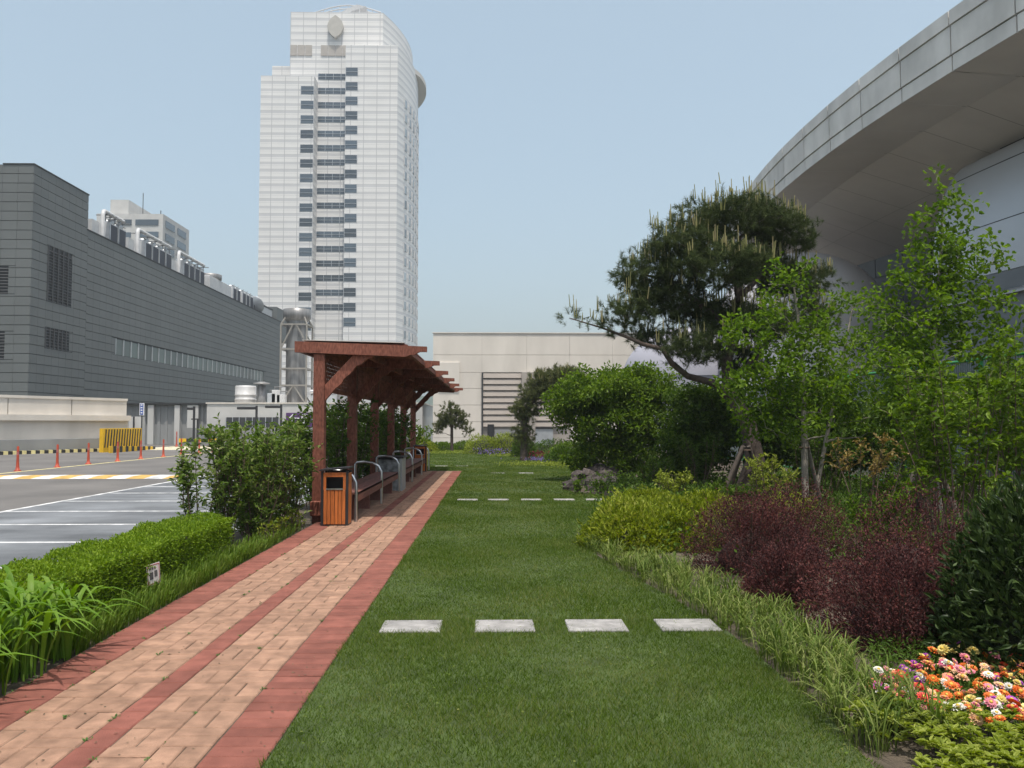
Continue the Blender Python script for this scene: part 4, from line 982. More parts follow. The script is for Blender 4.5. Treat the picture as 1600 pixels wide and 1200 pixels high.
for k in range(9):
    z = bz(590.5 + k * 9.5); MB().prism([(ox0 + .12, BY + .1, z + .02), (ox0 + .12, BY - .04, z + .0), (ox0 + .12, BY + .02, z + .33), (ox0 + .12, BY + .1, z + .36)], (ox1 - ox0 - .1, 0, 0)).build('slat', M['slat'], wb_)
MB().box(bx(815), bx(836), BY - .35, BY - .03, -.03, bz(582)).build('pier', M['bay'], wb_)
MB().box(ox0 + .001, ox0 + .1, BY - .12, BY + .11, -.03, bz(582)).build('jamb', M['louver'], wb_)
MB().box(bx(762), bx(772), BY - .1, BY - .03, -.03, bz(663)).build('door', M['black_metal'], wb_); MB().box(bx(773), bx(815), BY - .1, BY - .03, -.03, bz(671)).build('dado', M['conc_grey'], wb_)
MB().box(bx(834) + .1, bx(863), BY - .6, BY - .4, -.03, bz(670)).build('gate', M['grey_metal'], wb_); MB().box(bx(834) + .1, bx(863), BY - .66, BY - .38, bz(670) + .002, bz(668)).build('gate_rail', M['black_metal'], wb_)

# ------------------------------------------------------------------ big curved canopy building on the right
U = 12.0; RC = 6.2 * U; CX = 1.046 * U + RC; CY = 2.8 * U
def ringp(off, y, z):
    r = RC - off * U; a = math.asin(max(-1, min(1, (y - CY) / RC))); return Vector((CX - r * math.cos(a), CY + r * math.sin(a), z))
z_ = lambda f: CAM_H + f * U
can = thing('canopy_hall', 'huge curved hall with a sweeping grey eave on the right', 'building', tuple(ringp(.3, 30, -.03)))
ysj = [1.35 + .2 * k for k in range(19)]
def o2(y): return max(.32, 1.613 + .116 * (3.73 - y) - (1.046 + (y - 2.8) ** 2 / 12.4))
def sweep(prof, y0, y1, n, mt, name, parent=can, smooth=True):
    vs = []; k = len(prof)
    for i in range(n + 1):
        y = (y0 + (y1 - y0) * i / n) * U
        vs += [ringp(o(y / U) if callable(o) else o, y, z(y / U) if callable(z) else z) for o, z in prof]
    fs = [(i * k + j, i * k + j + 1, (i + 1) * k + j + 1, (i + 1) * k + j) for i in range(n) for j in range(k - 1)]
    return MB().add(vs, fs, 0, smooth).build(name, mt, parent)
for i in range(len(ysj) - 1):
    a, b = ysj[i], ysj[i + 1]; g_ = .0022
    for nm_, o0, o1, z0, z1 in (('cap_panel', -.004, .05, .965, 1.0), ('fascia_panel', 0, .05, .893, .963), ('fascia_panel', .003, .05, .852, .890)):
        ya, yb = a + g_, b - g_; q = [ringp(o0, ya * U, z_(z0)), ringp(o0, yb * U, z_(z0)), ringp(o1, yb * U, z_(z0)), ringp(o1, ya * U, z_(z0))]
        MB().prism(q, (0, 0, (z1 - z0) * U)).build(nm_, M['fascia'], can)
sweep([(.012, z_(.855)), (.012, z_(.995))], 1.3, 5.1, 40, M['ledge'], 'fascia_backing')
MB_roof = sweep([(.01, z_(.998)), (2.2, z_(1.02))], 1.3, 5.1, 40, M['fascia'], 'roof')
for i in range(len(ysj) - 1):
    a, b = ysj[i] + .001, ysj[i + 1] - .001
    sweep([(.003, z_(.851)), (.188, z_(.851))], a, b, 2, M['soffit'], 'soffit_panel')
    sweep([(.19, z_(.853)), (lambda y: .19 + (o2(y) - .19) * .498, z_(.7772))], a, b, 4, M['soffit'], 'soffit_panel'); sweep([(lambda y: .19 + (o2(y) - .19) * .5, z_(.7768)), (o2, z_(.70))], a, b, 4, M['soffit'], 'soffit_panel')
sweep([(.19, z_(.86)), (lambda y: o2(y) + .01, z_(.706))], 1.3, 5.1, 40, M['ledge'], 'soffit_backing')
sweep([(o2, z_(.71)), (o2, -.03)], 1.3, 5.1, 60, M['wall_dark'], 'wall')
for i in range(len(ysj) - 1):
    for z0, z1 in ((.62, .70), (.45, .61), (.28, .44)):
        ya, yb = ysj[i] + .004, ysj[i + 1] - .004; q = [ringp(o2(ya) - .006, ya * U, z_(z0)), ringp(o2(yb) - .006, yb * U, z_(z0)), ringp(o2(yb) + .004, yb * U, z_(z0)), ringp(o2(ya) + .004, ya * U, z_(z0))]
        MB().prism(q, (0, 0, (z1 - z0) * U)).build('wall_panel', M['wall_dark'], can)
# rounded silver bay
prof = [(.25, -.03), (.25, z_(.33))]
shp = [(.25, z_(.40)), (.25, z_(.41))] + [(.25 + .14 * (1 - math.cos(t * math.pi / 2)), z_(.43 + .352 * math.sin(t * math.pi / 2))) for t in [k / 10 for k in range(11)]]
for lo, hi in ((0, 4), (4, 8), (8, 12)):
    sweep([(o, z) for o, z in shp[lo:hi]] + [(shp[hi][0], shp[hi][1] - .03)], 1.36, 2.42, 16, M['shell'], 'silver_bay_panel')
sweep([(o + .004, z) for o, z in shp], 1.36, 2.42, 12, M['panel_gap'], 'bay_backing')
sweep([(.25, -.03), (.25, z_(.398))], 1.36, 2.42, 12, M['wall_dark'], 'bay_wall')
sweep([(.235, z_(.335)), (.25, z_(.35)), (.25, z_(.335))], 1.36, 2.42, 12, M['white_metal'], 'bay_ledge')
sweep([(.392, z_(.782)), (.392, z_(.792)), (.42, z_(.792))], 1.36, 2.3, 12, M['black_metal'], 'bay_top_gap')
cap = [ringp(o, 2.421 * U, z) for o, z in [(.25, -.03)] + shp] + [ringp(o2(2.421), 2.421 * U, z_(.70)), ringp(o2(2.421), 2.421 * U, -.03)]
MB().add(cap, [tuple(range(len(cap)))]).build('bay_end', M['shell'], can)
for k in range(3):
    a = 1.42 + k * .2; q = [ringp(.247, a * U, z_(.20)), ringp(.247, (a + .15) * U, z_(.20)), ringp(.252, (a + .15) * U, z_(.20)), ringp(.252, a * U, z_(.20))]
    MB().prism(q, (0, 0, .11 * U)).build('window', M['glass_side'], can)
# rounded grey halls beyond the pine
def rounded(label, px, pytop, rpx, Y, z0, loc_y, mt='dome'):
    c = A(px, pytop, Y); r = rpx * Y / 1300; top = c.z
    dm = thing('rounded_hall', label, 'building', (c.x, Y, -.03), 'rounded grey roofs behind the trees'); vs = []; nu, nv_ = 40, 12
    for i in range(nv_ + 1):
        th = i / nv_ * math.pi / 2
        for j in range(nu):
            ph = 2 * math.pi * j / nu; vs.append((c.x + r * math.cos(ph) * math.cos(th), Y + r * math.sin(ph) * math.cos(th), z0 + (top - z0) * math.sin(th)))
    MB().add(vs, [(i * nu + j, i * nu + (j + 1) % nu, (i + 1) * nu + (j + 1) % nu, (i + 1) * nu + j) for i in range(nv_) for j in range(nu)], 0, True).build('roof_shell', M[mt], dm)
    MB().lathe([(r - .05, -.03), (r - .05, z0)], (c.x, Y, 0), 40).build('drum_wall', M[mt], dm)
rounded('rounded lilac grey roof low behind the pine branch', 1075, 512, 103, 50, 4.2, 0)
rounded('rounded lilac grey roof high behind the pine crown under the eave', 1250, 397, 128, 40, 6.4, 0, 'dome_lit')

# ------------------------------------------------------------------ pergola, benches, bins
NP, SPY, Y1P, XP = 6, 2.98, 12.95, -2.70
per = thing('pergola', 'red brown timber pergola with notched rafters over the benches', 'pergola', (XP, 20.0, -.03))
for k in range(NP):
    y = Y1P + SPY * k; rr = random.Random(k)
    MB().cbox(XP - .085, XP + .085, y - .085, y + .085, -.03, 2.58, .012).build('post', M['wood_red'], per)
    # rafter with notched tip, falling slightly to the lawn
    zl_, zr_ = 2.60, 2.52; hh = .17
    xa, xb = -3.07, -1.04
    def zz(x): return zl_ + (zr_ - zl_) * (x - xa) / (xb - xa)
    poly = [(xa, y, zz(xa)), (-1.36, y, zz(-1.36)), (-1.30, y, zz(-1.30) + .03), (-1.24, y, zz(-1.24) + .035), (-1.15, y, zz(-1.15) + .085), (xb, y, zz(xb) + .09), (xb, y, zz(xb) + hh), (xa, y, zz(xa) + hh)]
    MB().prism([(a, b - .10 - (.02 if k == 0 else 0), c) for a, b, c in poly], (0, .09, 0)).build('rafter', M['wood_red'], per)
    # curved brace
    bz_ = [(-2.612, 1.86), (-2.612, 2.10), (-2.18, 2.565), (-1.86, 2.565), (-1.90, 2.52), (-1.98, 2.50), (-2.06, 2.42), (-2.13, 2.40), (-2.22, 2.28), (-2.32, 2.20), (-2.36, 2.12), (-2.46, 2.04)]
    MB().prism([(a, y - .045, b) for a, b in bz_], (0, .09, 0)).build('brace', M['wood_red'], per)
ye = Y1P + SPY * (NP - 1) + .12
for x in (-2.98, -2.70, -2.10, -1.345):
    MB().box(x - .035, x + .035, Y1P - .005, ye, 2.585 if x > -1.5 else 2.60, 2.72 if x < -1.5 else 2.66).build('purlin', M['wood_red'], per)
for j in range(13):                                              # underside slats across the rafters
    x = -2.93 + j * .122
    MB().box(x, x + .114, Y1P - .02, ye, 2.745 - .0028 * j, 2.765 - .0028 * j).build('roof_board', M['wood_red'], per)
MB().prism([(-2.97, Y1P - .06, 2.79), (-1.40, Y1P - .06, 2.752), (-1.40, Y1P - .06, 2.76), (-2.97, Y1P - .06, 2.798)], (0, ye - Y1P + .1, 0)).build('roof_sheet', M['roof_sheet'], per)
for k in range(NP - 1):                                          # lattice between posts at the back
    y0, y1 = Y1P + SPY * k + .09, Y1P + SPY * (k + 1) - .09; z0, z1 = 2.06, 2.56; lt = MB(); st = .125; n_ = int((y1 - y0) / st)
    lt.box(XP - .02, XP + .02, y0, y1, z0 - .05, z0).box(XP - .02, XP + .02, y0, y1, z1, z1 + .04)
    d = z1 - z0
    for i in range(-5, n_ + 1):
        a = y0 + i * st
        for sgn in (0, 1):
            ya, yb = (a, a + d) if not sgn else (a + d, a); za, zb = z0, z1
            lo, hi = min(ya, yb), max(ya, yb)
            if hi < y0 + .02 or lo > y1 - .02: continue
            def clip(yy, z):                                      # keep within the bay
                return yy, z
            t0 = max(0, (y0 - ya) / (yb - ya) if yb > ya else (ya - y1) / (ya - yb)); t1 = min(1, (y1 - ya) / (yb - ya) if yb > ya else (ya - y0) / (ya - yb))
            if t1 - t0 < .05: continue
            lt.beam((XP + (.007 if sgn else -.007), ya + (yb - ya) * t0, za + (zb - za) * t0), (XP + (.007 if sgn else -.007), ya + (yb - ya) * t1, za + (zb - za) * t1),   .012, .030)
    lt.build('lattice', M['wood_red'], per)
MB().cbox(XP - .09, XP + .06, Y1P - .20, Y1P - .087, .10, .32, .01).build('foot_block', M['wood_red'], per)

XA = -2.11
def bench(name, label, y0, y1, arms):
    b = thing(name, label, 'bench', (-2.42, y0, -.03), 'timber benches under the pergola')
    for j in range(4):
        x = -2.70 + .02 + j * .125 + .02
        MB().cbox(x + .07, x + .185, y0, y1, .40, .445, .006).build('seat_plank', M['wood_seat'], b)
    MB().box(-2.135, -2.10, y0, y1, .30, .44).build('front_rail', M['wood_seat'], b); MB().box(-2.62, -2.585, y0, y1, .30, .398).build('rear_rail', M['wood_seat'], b)
    for yy in np.linspace(y0 + .25, y1 - .25, 4):
        MB().box(-2.55, -2.2, yy - .05, yy + .05, -.01, .398).build('leg', M['wood_seat'], b)
    for y in arms:
        pts = [(-2.60, y, .0), (-2.60, y, .74), (-2.57, y, .775), (-2.42, y, .785), (-2.28, y, .765), (-2.17, y, .70), (-2.115, y, .60), (XA, y, .48), (XA, y, .0)]
        MB().tube(pts, .024, 10).build('armrest', M['steel'], b)
    return b
bench('bench', 'near timber bench with arched steel armrests beside the slatted bin', 12.98, 18.35, (12.86, 15.75, 18.6))
bench('bench', 'far timber bench with arched steel armrests beyond the grey box', 19.7, 25.6, (21.65, 24.45, 27.1))
gx = thing('concrete_box', 'mottled grey box with a pale edge standing between the benches', 'box', (-2.3, 19.0, -.03))
M['mottle'] = mat('mottled grey stone', (.13, .14, .15), .6, .6, 9, .1, 60, c2=(.22, .23, .24)); M['edge'] = mat('pale metal edge', (.32, .34, .34), .45, .1, 6)
MB().cbox(-2.62, -2.12, 18.75, 19.5, -.01, .70, .01).build('body', M['mottle'], gx); MB().box(-2.119, -2.06, 18.72, 19.52, -.01, .72).build('edge_strip', M['edge'], gx); MB().cbox(-2.66, -2.02, 18.70, 19.56, .722, .76, .01).build('lid', M['black_metal'], gx)

def bin_(label, x0, y0):
    b = thing('litter_bin', label, 'litter bin', (x0 + .2, y0 + .16, 0), 'slatted litter bins')
    w_, d_, h_ = .40, .32, .80
    for (sx, sy) in ((0, 0), (w_ - .035, 0), (0, d_ - .035), (w_ - .035, d_ - .035)): MB().box(x0 + sx, x0 + sx + .035, y0 + sy, y0 + sy + .035, .0, h_).build('frame_post', M['black_metal'], b)
    MB().box(x0 + .03, x0 + w_ - .03, y0 + .022, y0 + d_ - .022, .02, .52).build('liner', M['black_metal'], b)
    MB().box(x0 + .036, x0 + w_ - .036, y0 + d_ - .02, y0 + d_ - .005, .02, h_).build('back_panel', M['black_metal'], b)
    sw = (w_ - .075) / 6
    for j in range(6):
        xs = x0 + .0375 + j * sw; MB().cbox(xs + .004, xs + sw - .004, y0 - .004, y0 + .018, .02, .525, .004).build('slat', M['wood_bin'], b)
    for j in range(5):
        ys_ = y0 + .04 + j * .048
        for xs in (x0 - .003, x0 + w_ - .015): MB().cbox(xs, xs + .018, ys_ + .003, ys_ + .045, .02, h_ - .03, .004).build('slat', M['wood_bin'], b)
    MB().box(x0 + .036, x0 + .075, y0 - .003, y0 + .016, .527, .78).build('opening_side', M['wood_bin'], b); MB().box(x0 + w_ - .075, x0 + w_ - .036, y0 - .003, y0 + .016, .527, .78).build('opening_side', M['wood_bin'], b)
    MB().box(x0 + .076, x0 + w_ - .076, y0 - .003, y0 + .016, .715, .78).build('opening_head', M['wood_bin'], b)
    MB().box(x0 + .076, x0 + w_ - .076, y0 - .012, y0 + .03, .527, .545).build('opening_lip', M['steel'], b)
    MB().prism([(x0 - .02, y0 - .03, .802), (x0 + w_ + .02, y0 - .03, .84), (x0 + w_ + .02, y0 - .03, .862), (x0 - .02, y0 - .03, .824)], (0, d_ + .05, 0)).build('lid', M['black_metal'], b)
    MB().box(x0 + .002, x0 + w_ - .002, y0 + .002, y0 + d_ - .002, .001, .018).build('base', M['black_metal'], b)
    return b
bin_('slatted orange wood litter bin with black lid beside the first pergola post', -2.55, 12.38)
bin_('far slatted litter bin at the end of the last bench', -2.52, 26.2)

# ------------------------------------------------------------------ left planting
rng = np.random.default_rng(21)
# clipped hedge
hx0, hx1, hy0, hy1, hz = -3.72, -3.06, 2.6, 9.75, .41
hd = thing('clipped_hedge', 'low clipped bright green box hedge along the parking lot', 'hedge', (-3.4, 6, -.03))
nn = 95000; u = rng.random(nn); face = rng.choice(4, nn, p=[.52, .36, .07, .05]); P = np.zeros((nn, 3)); Nn = np.zeros((nn, 3))
X = rng.uniform(hx0, hx1, nn); Y = rng.uniform(hy0, hy1, nn); Z = rng.uniform(.0, hz, nn) ; dep = np.abs(rng.normal(size=nn)) * .035
wv = .025 * np.sin(Y * 5.3) + .02 * np.sin(Y * 11 + X * 7) + .016 * np.sin(X * 14 + Y * 3) + np.abs(rng.normal(size=nn)) * .014
P[:] = np.stack([X, Y, Z], 1)
t = face == 0; P[t, 2] = (hz + wv - dep)[t]; Nn[t] = (0, 0, 1)
t = face == 1; P[t, 0] = (hx1 + wv - dep)[t]; P[t, 2] = (.02 + (hz - .01) * rng.random(nn) ** .75)[t]; Nn[t] = (1, -.2, .2)
t = face == 2; P[t, 0] = (hx0 + dep)[t]; Nn[t] = (-1, 0, .2)
t = face == 3; P[t, 1] = (hy1 + wv - dep)[t]; Nn[t] = (0, 1, .2)
ed = np.minimum(hx1 - P[:, 0], P[:, 0] - hx0); P[:, 2] -= np.where((face == 0) & (ed < .08), (.08 - ed) * .6, 0)
D = unit(Nn * .8 + rng.normal(size=(nn, 3)) * .7 + np.array([0, 0, .35])); Nl = unit(Nn * .4 + np.array([0, 0, .5]) + rng.normal(size=(nn, 3)) * .6)
V, F = leaves(P, D, Nl, rng.uniform(.017, .034, nn), rng.uniform(.009, .017, nn))
link('foliage', np_mesh('foliage', V, F, M['boxwood'], wloc(hd)), hd)
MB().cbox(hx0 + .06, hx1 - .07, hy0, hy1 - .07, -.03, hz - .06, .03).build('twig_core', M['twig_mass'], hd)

# daylily clumps
def daylily(x, y, n, h, label, seed):
    rng = np.random.default_rng(seed); o = thing('daylily', label, 'daylily', (x, y, -.03), 'daylily clumps by the path')
    P = rng.normal(size=(n, 3)) * np.array([.06, .06, 0]); az = rng.uniform(0, 2 * np.pi, n)
    V, F = arch_blades(P, az, h * rng.uniform(.6, 1.1, n), rng.uniform(.14, .52, n), rng.uniform(.026, .044, n), 8, rng, .22, 1.42)
    link('blades', np_mesh('blades', V, F, M['daylily'], smooth=True), o)
for i, (x, y, n, h) in enumerate(((-2.86, 5.55, 46, .46), (-2.86, 5.15, 50, .52), (-2.84, 4.75, 48, .50), (-2.86, 4.3, 44, .5), (-3.08, 4.85, 44, .58), (-3.10, 5.35, 40, .56))):
    daylily(x, y, n, h, ['arching daylily clump leaning farthest over the brick path', 'arching daylily clump second from the hedge sign', 'arching daylily clump in the lower left corner', 'daylily clump cut by the bottom left frame edge', 'tall daylily clump at the left edge before the hedge', 'upright daylily clump tucked against the clipped hedge'][i], 60 + i)
# notice plate
q = G(268, 896); nt_ = thing('notice_plate', 'small white notice plate with red border in front of the hedge', 'sign', (q.x, q.y, -.03))
q = Vector((-2.98, 7.45, 0)); nt_.location = (q.x, q.y, -.03)
def plate(y0, y1, z0, z1, d0, d1): return MB().prism([(d0, y0, z0), (d0, y1, z0), (d0, y1, z1), (d0, y0, z1)], (d1 - d0, 0, 0))
for nm_, g_, mt in (('plate', plate(-.085, .085, .14, .36, 0, .006), 'notice'), ('stake', plate(-.012, .012, 0, .2, -.012, -.001), 'steel_dull')): link(nm_, g_.mesh(nm_, M[mt]), nt_)
bdr = MB()
for a in ((-.078, .078, .345, .352), (-.078, .078, .15, .157), (-.078, -.072, .157, .345), (.072, .078, .157, .345)): q_ = plate(*a, .0065, .008); bdr.add(q_.v, q_.f)
link('red_border', bdr.mesh('red_border', M['red_line']), nt_)
pr = MB(); rr = random.Random(5)
for (y0, y1, z0, z1) in ((-.055, -.03, .30, .325), (-.02, .0, .30, .325), (.01, .03, .30, .325), (-.05, -.005, .20, .275), (.01, .05, .22, .285)): q_ = plate(y0, y1, z0, z1, .0065, .008); pr.add(q_.v, q_.f)
link('print', pr.mesh('print', M['print_dark']), nt_); nt_.rotation_euler = (math.radians(5), 0, math.radians(-24)); nt_.scale = (.85, .85, .85)

# tall shrubs left of and behind the benches
tall = [(-3.62, 10.35, 1.28, .30, 5, 'sparse leaning shrub at the left end of the tall shrub row'), (-3.40, 10.75, 1.46, .34, 13, 'tall leafy shrub just behind the clipped hedge end'), (-3.12, 10.95, 1.44, .36, 14, 'tall leafy shrub right of the hedge end by the path'), (-3.32, 11.5, 1.50, .36, 14, 'tall leafy shrub in the middle of the row before the first post'), (-3.05, 11.75, 1.42, .34, 14, 'bushy shrub crowding the path edge before the first post'), (-3.32, 12.3, 1.50, .36, 13, 'tall leafy shrub left of the first pergola post'), (-3.02, 12.45, 1.35, .28, 11, 'lower leafy shrub pressed against the first pergola post')]
for i, (x, y, h, s_, n, lb_) in enumerate(tall): stem_shrub('tall_shrub', lb_, 'shrub', (x, y), h, s_, n, 'shrub', .075, .034, 'tall leafy shrubs left of the pergola', 30 + i, per=150, low=.04 if i else .3, tuft=.15)
hb = ['first', 'second', 'third', 'fourth', 'fifth', 'sixth', 'seventh', 'eighth']
for i in range(8):
    y = 15.0 + i * 1.6
    stem_shrub('bench_shrub', '%s leafy shrub from the front behind the pergola benches' % hb[i], 'shrub', (-3.18 + .08 * (i % 2), y), 1.85 + .1 * ((i * 7) % 3 - 1), .56, 17, 'deep_leaf', .095, .05, 'shrubs behind the benches', 50 + i, per=130, low=.02, tuft=.2)
stem_shrub('end_shrub', 'bright green shrub beyond the far end of the benches', 'shrub', (-3.1, 29.3), 1.45, .8, 18, 'maple_leaf', .1, .05, None, 70, per=90, low=.05, tuft=.22)
# low seedlings under the shrubs
for i, (x, y) in enumerate(((-2.86, 11.4), (-2.84, 12.0), (-2.9, 11.0), (-2.83, 10.5))):
    stem_shrub('seedling', ['small yellowish seedling third along the path kerb under the shrubs', 'small yellowish seedling nearest the first pergola post', 'small yellowish seedling second along the path kerb under the shrubs', 'small yellowish seedling nearest the hedge end'][i], 'seedling', (x, y), .26, .1, 5, 'azalea', .04, .018, 'seedlings under the shrubs', 80 + i, per=30, low=.1, tuft=.06)

# ------------------------------------------------------------------ right planting
az = [(1.72, 10.25, .54, .5, .45, 'rounded yellow green azalea mound nearest the lawn corner'), (2.25, 10.4, .5, .5, .46, 'yellow green azalea mound beside the red barberry'), (1.98, 11.1, .55, .5, .48, 'yellow green azalea mound behind the front pair'), (2.6, 11.2, .5, .5, .46, 'yellow green azalea mound behind the barberry'), (2.45, 13.3, .45, .45, .5, 'small pale azalea farther back by the second stone row'), (3.2, 12.2, .5, .5, .5, 'dull green azalea in front of the pine stakes')]
for i, (x, y, rx, ry, h, lb_) in enumerate(az): mound('azalea_bush', lb_, 'azalea', (x, y), (rx, ry, h), 5600, 'azalea', .062, .025, 'azalea mounds', seed=200 + i, amp=.42, sharp=10, six=True, shell=.42, core_s=.62, up=.6, sprig=90)
bb = [(2.66, 8.65, .55, .55, .80, 'dark red barberry bush next to the azalea mounds', 12000), (3.1, 8.9, .62, .6, .80, 'dark red barberry bush under the staked young tree', 12000), (2.82, 5.75, .52, .50, .60, 'nearest dark red barberry bush above the flower bed', 15000), (2.45, 7.1, .34, .36, .46, 'small red tipped barberry between the two large ones', 8000), (3.45, 7.0, .58, .55, .66, 'dark red barberry bush beside the big evergreen shrub', 13000)]
for i, (x, y, rx, ry, h, lb_, n) in enumerate(bb): mound('barberry_bush', lb_, 'barberry', (x, y), (rx, ry, h), n, 'barberry', .023, .013, 'red barberry bushes', seed=220 + i, amp=.55, sharp=12, core='twig_mass_red', shell=.6, core_s=.5, stems=40, sprig=650)
ev = mound('evergreen_shrub', 'big dark glossy evergreen shrub at the right frame edge', 'shrub', (3.68, 5.2), (.92, .80, 1.36), 16000, 'dark_shrub', .070, .026, seed=240, amp=.4, sharp=9, six=True, shell=.4, core_s=.66, stems=18, sprig=160)
# tall leafy shrubs on the right, behind
for i, (x, y, h, n, lb_) in enumerate(((4.6, 8.2, 2.05, 14, 'tall brown stemmed leafy shrub left of the evergreen shrub'), (5.3, 8.5, 2.25, 15, 'tall brown stemmed leafy shrub at the right frame edge'), (5.1, 9.6, 2.2, 13, 'tall leafy shrub behind the other two at the right edge'))):
    stem_shrub('upright_shrub', lb_, 'shrub', (x, y), h, .5, n, 'maple_leaf', .085, .04, 'tall shrubs at the right edge', 250 + i, per=110, low=.45, tuft=.18)
# low mixed plants under the trees
und = [(4.1, 11.6, .5, 'yellow', 'yellowish young bush in front of the staked tree'), (4.9, 10.6, .6, 'green', 'leafy young bush between the two staked trees'), (3.75, 13.4, .55, 'green', 'low green bush at the foot of the pine'), (5.6, 11.8, .7, 'green', 'leafy bush before the green fence post'), (4.9, 14.8, .9, 'bright', 'bright green bush behind the pine stakes'), (6.4, 12.8, .8, 'green', 'leafy bush farther right near the fence'), (3.2, 15.2, .6, 'bright', 'bright low bush beside the rocks'), (6.4, 10.4, .8, 'green', 'leafy bush deep behind the evergreen shrub'), (3.4, 17.6, .8, 'deep', 'deep green low bush behind the rockery'), (4.4, 17.8, 1.3, 'deep', 'deep green bush left of the pine trunk'), (5.9, 15.2, 1.2, 'deep', 'deep green bush right of the pine trunk'), (6.6, 16.4, 1.4, 'deep', 'deep green bush behind the slim young tree'), (7.6, 15.6, 1.3, 'deep', 'deep green bush before the fence right of the sapling'), (7.4, 13.2, 1.1, 'green', 'leafy bush before the fence behind the taller young tree')]
for i, (x, y, h, kd, lb_) in enumerate(und):
    lm = {'yellow': 'azalea', 'green': 'maple_leaf', 'bright': 'cover', 'deep': 'deep_leaf'}[kd]
    stem_shrub('young_bush', lb_, 'bush', (x, y), h, .42 * h ** .5, 12, lm, .07, .032, 'young bushes under the trees', 270 + i, per=80, low=.1, tuft=.14)
stem_shrub('bronze_maple', 'low maple with bronze orange leaves between the stakes', 'maple', (5.05, 11.3), 1.3, .55, 8, 'orange_leaf', .06, .03, None, 300, per=60, low=.72, tuft=.16)

# big pine
PB = Vector((5.1, 17.0, -.03))
def pz(px, py, dy=0): return A(px, py, 17.0 + dy)
s7 = 17.0 / 1300
pad_px = [(1150, 345, 95, 40, 0), (1075, 385, 70, 42, -.2), (1005, 430, 52, 45, .1), (1225, 365, 50, 40, .2), (1130, 420, 80, 40, -.6), (1195, 430, 60, 45, .5), (1050, 470, 70, 40, .2), (985, 490, 40, 34, -.2), (1120, 500, 70, 38, .4), (1190, 510, 55, 40, -.2), (1085, 545, 55, 30, -.5), (1255, 445, 45, 45, .6), (1265, 500, 40, 35, .3), (1160, 570, 45, 30, .4), (1025, 530, 40, 22, .3)]
pads = []
for px, py, rx, ry, dy in pad_px: q = pz(px, py, dy); pads.append((q.x, q.y, q.z, rx * s7 * 1.06, rx * s7 * .85, ry * s7 * .80))
fringe = [pz(960 - 9 * k + R.gauss(0, 3), 520 - 3 * k + R.gauss(0, 6), R.gauss(0, .15)) for k in range(9)]
trunk = [PB, pz(1180, 720), pz(1168, 660), pz(1140, 615), pz(1135, 560, .1), pz(1160, 500, .2), pz(1150, 430, .1), pz(1155, 370)]
br1 = ([pz(1150, 628), pz(1115, 598, -.3), pz(1075, 588, -.4), pz(1050, 568, -.5), pz(1035, 545, -.5), pz(1005, 538, -.4), pz(983, 528, -.3), pz(940, 512, -.2), pz(890, 497, -.2)], [.09, .075, .065, .06, .05, .045, .035, .02, .01])
br2 = ([pz(1140, 600), pz(1180, 560, .2), pz(1210, 520, .3), pz(1250, 480, .4)], [.08, .065, .05, .03])
br3 = ([pz(1150, 470), pz(1190, 430, .2), pz(1225, 395, .3)], [.07, .05, .03]); br4 = ([pz(1155, 520), pz(1100, 480, -.1), pz(1050, 440, 0), pz(1010, 430, .1)], [.07, .055, .04, .025])
pine_tree('pine_tree', 'large sculpted dark pine with upright pale candles over the bed', PB, trunk, [.24, .20, .17, .15, .12, .10, .075, .04], pads, 1900, 1, cl=.23, nw=.0068, nl=.13, candles=.9, extra_branches=(br1, br2, br3, br4), fringe=fringe)
# stakes
def stakes(label, c, legs, top, mt, r=.035):
    o = thing('tree_stakes', label, 'stakes', (c[0], c[1], -.03), 'tree support stakes')
    for (x, y) in legs:
        a = Vector((c[0] + x, c[1] + y, -.03)); b = Vector((c[0] + x * .12, c[1] + y * .12, top)); MB().tube([a, b], [r, r * .85], 8).build('stake', M[mt], o)
    MB().tube([(c[0] + .08 * math.cos(t), c[1] + .08 * math.sin(t), top - .08) for t in np.linspace(0, 6.28, 9)], .014, 6).build('tie', M['bark_brown'], o); return o
stakes('pale stakes propping the big pine', (5.05, 16.6), ((-.6, -.2), (-.3, .4), (.5, .3)), 1.05, 'stake_dark', .05)
stakes('pale leaning stakes around the slim tree left of the maple', (4.95, 13.2), ((-.12, -.3), (.42, .3)), 1.2, 'stake', .036)
stakes('dark stakes propping the tall slim tree on the right', (6.1, 11.6), ((-.62, -.15), (.3, -.35), (.05, .5)), 1.15, 'stake_dark', .042)
# slim young trees
def tree_pads(pp, Y):
    o = []; s_ = Y / 1300
    for px, py, rx, ry in pp: q = A(px, py, Y); o.append((q.x, Y, q.z, rx * s_, rx * s_ * .9, ry * s_))
    return o
TA = 13.2; a0 = Vector((4.95, TA, -.03)); ta = [a0, A(1257, 690, TA), A(1255, 600, TA), A(1250, 520, TA), A(1238, 430, TA)]
leafy_tree('young_tree', 'slim young green tree with a pale trunk before the pine', 'tree', a0, ta, [.055, .048, .038, .026, .01], tree_pads([(1235, 450, 55, 45), (1200, 520, 70, 50), (1285, 530, 60, 50), (1230, 590, 95, 50), (1165, 620, 50, 50), (1310, 600, 45, 55), (1220, 660, 80, 40)], TA), 220, 20, .17, 'tree_leaf', 'bark_pale', .080, .060, 5)
TB = 11.6; b0_ = Vector((6.1, TB, -.03)); b0_ = Vector((A(1465, 760, TB).x, TB, -.03)); tb = [b0_, A(1463, 690, TB), A(1460, 590, TB), A(1462, 500, TB), A(1470, 400, TB), A(1474, 300, TB)]
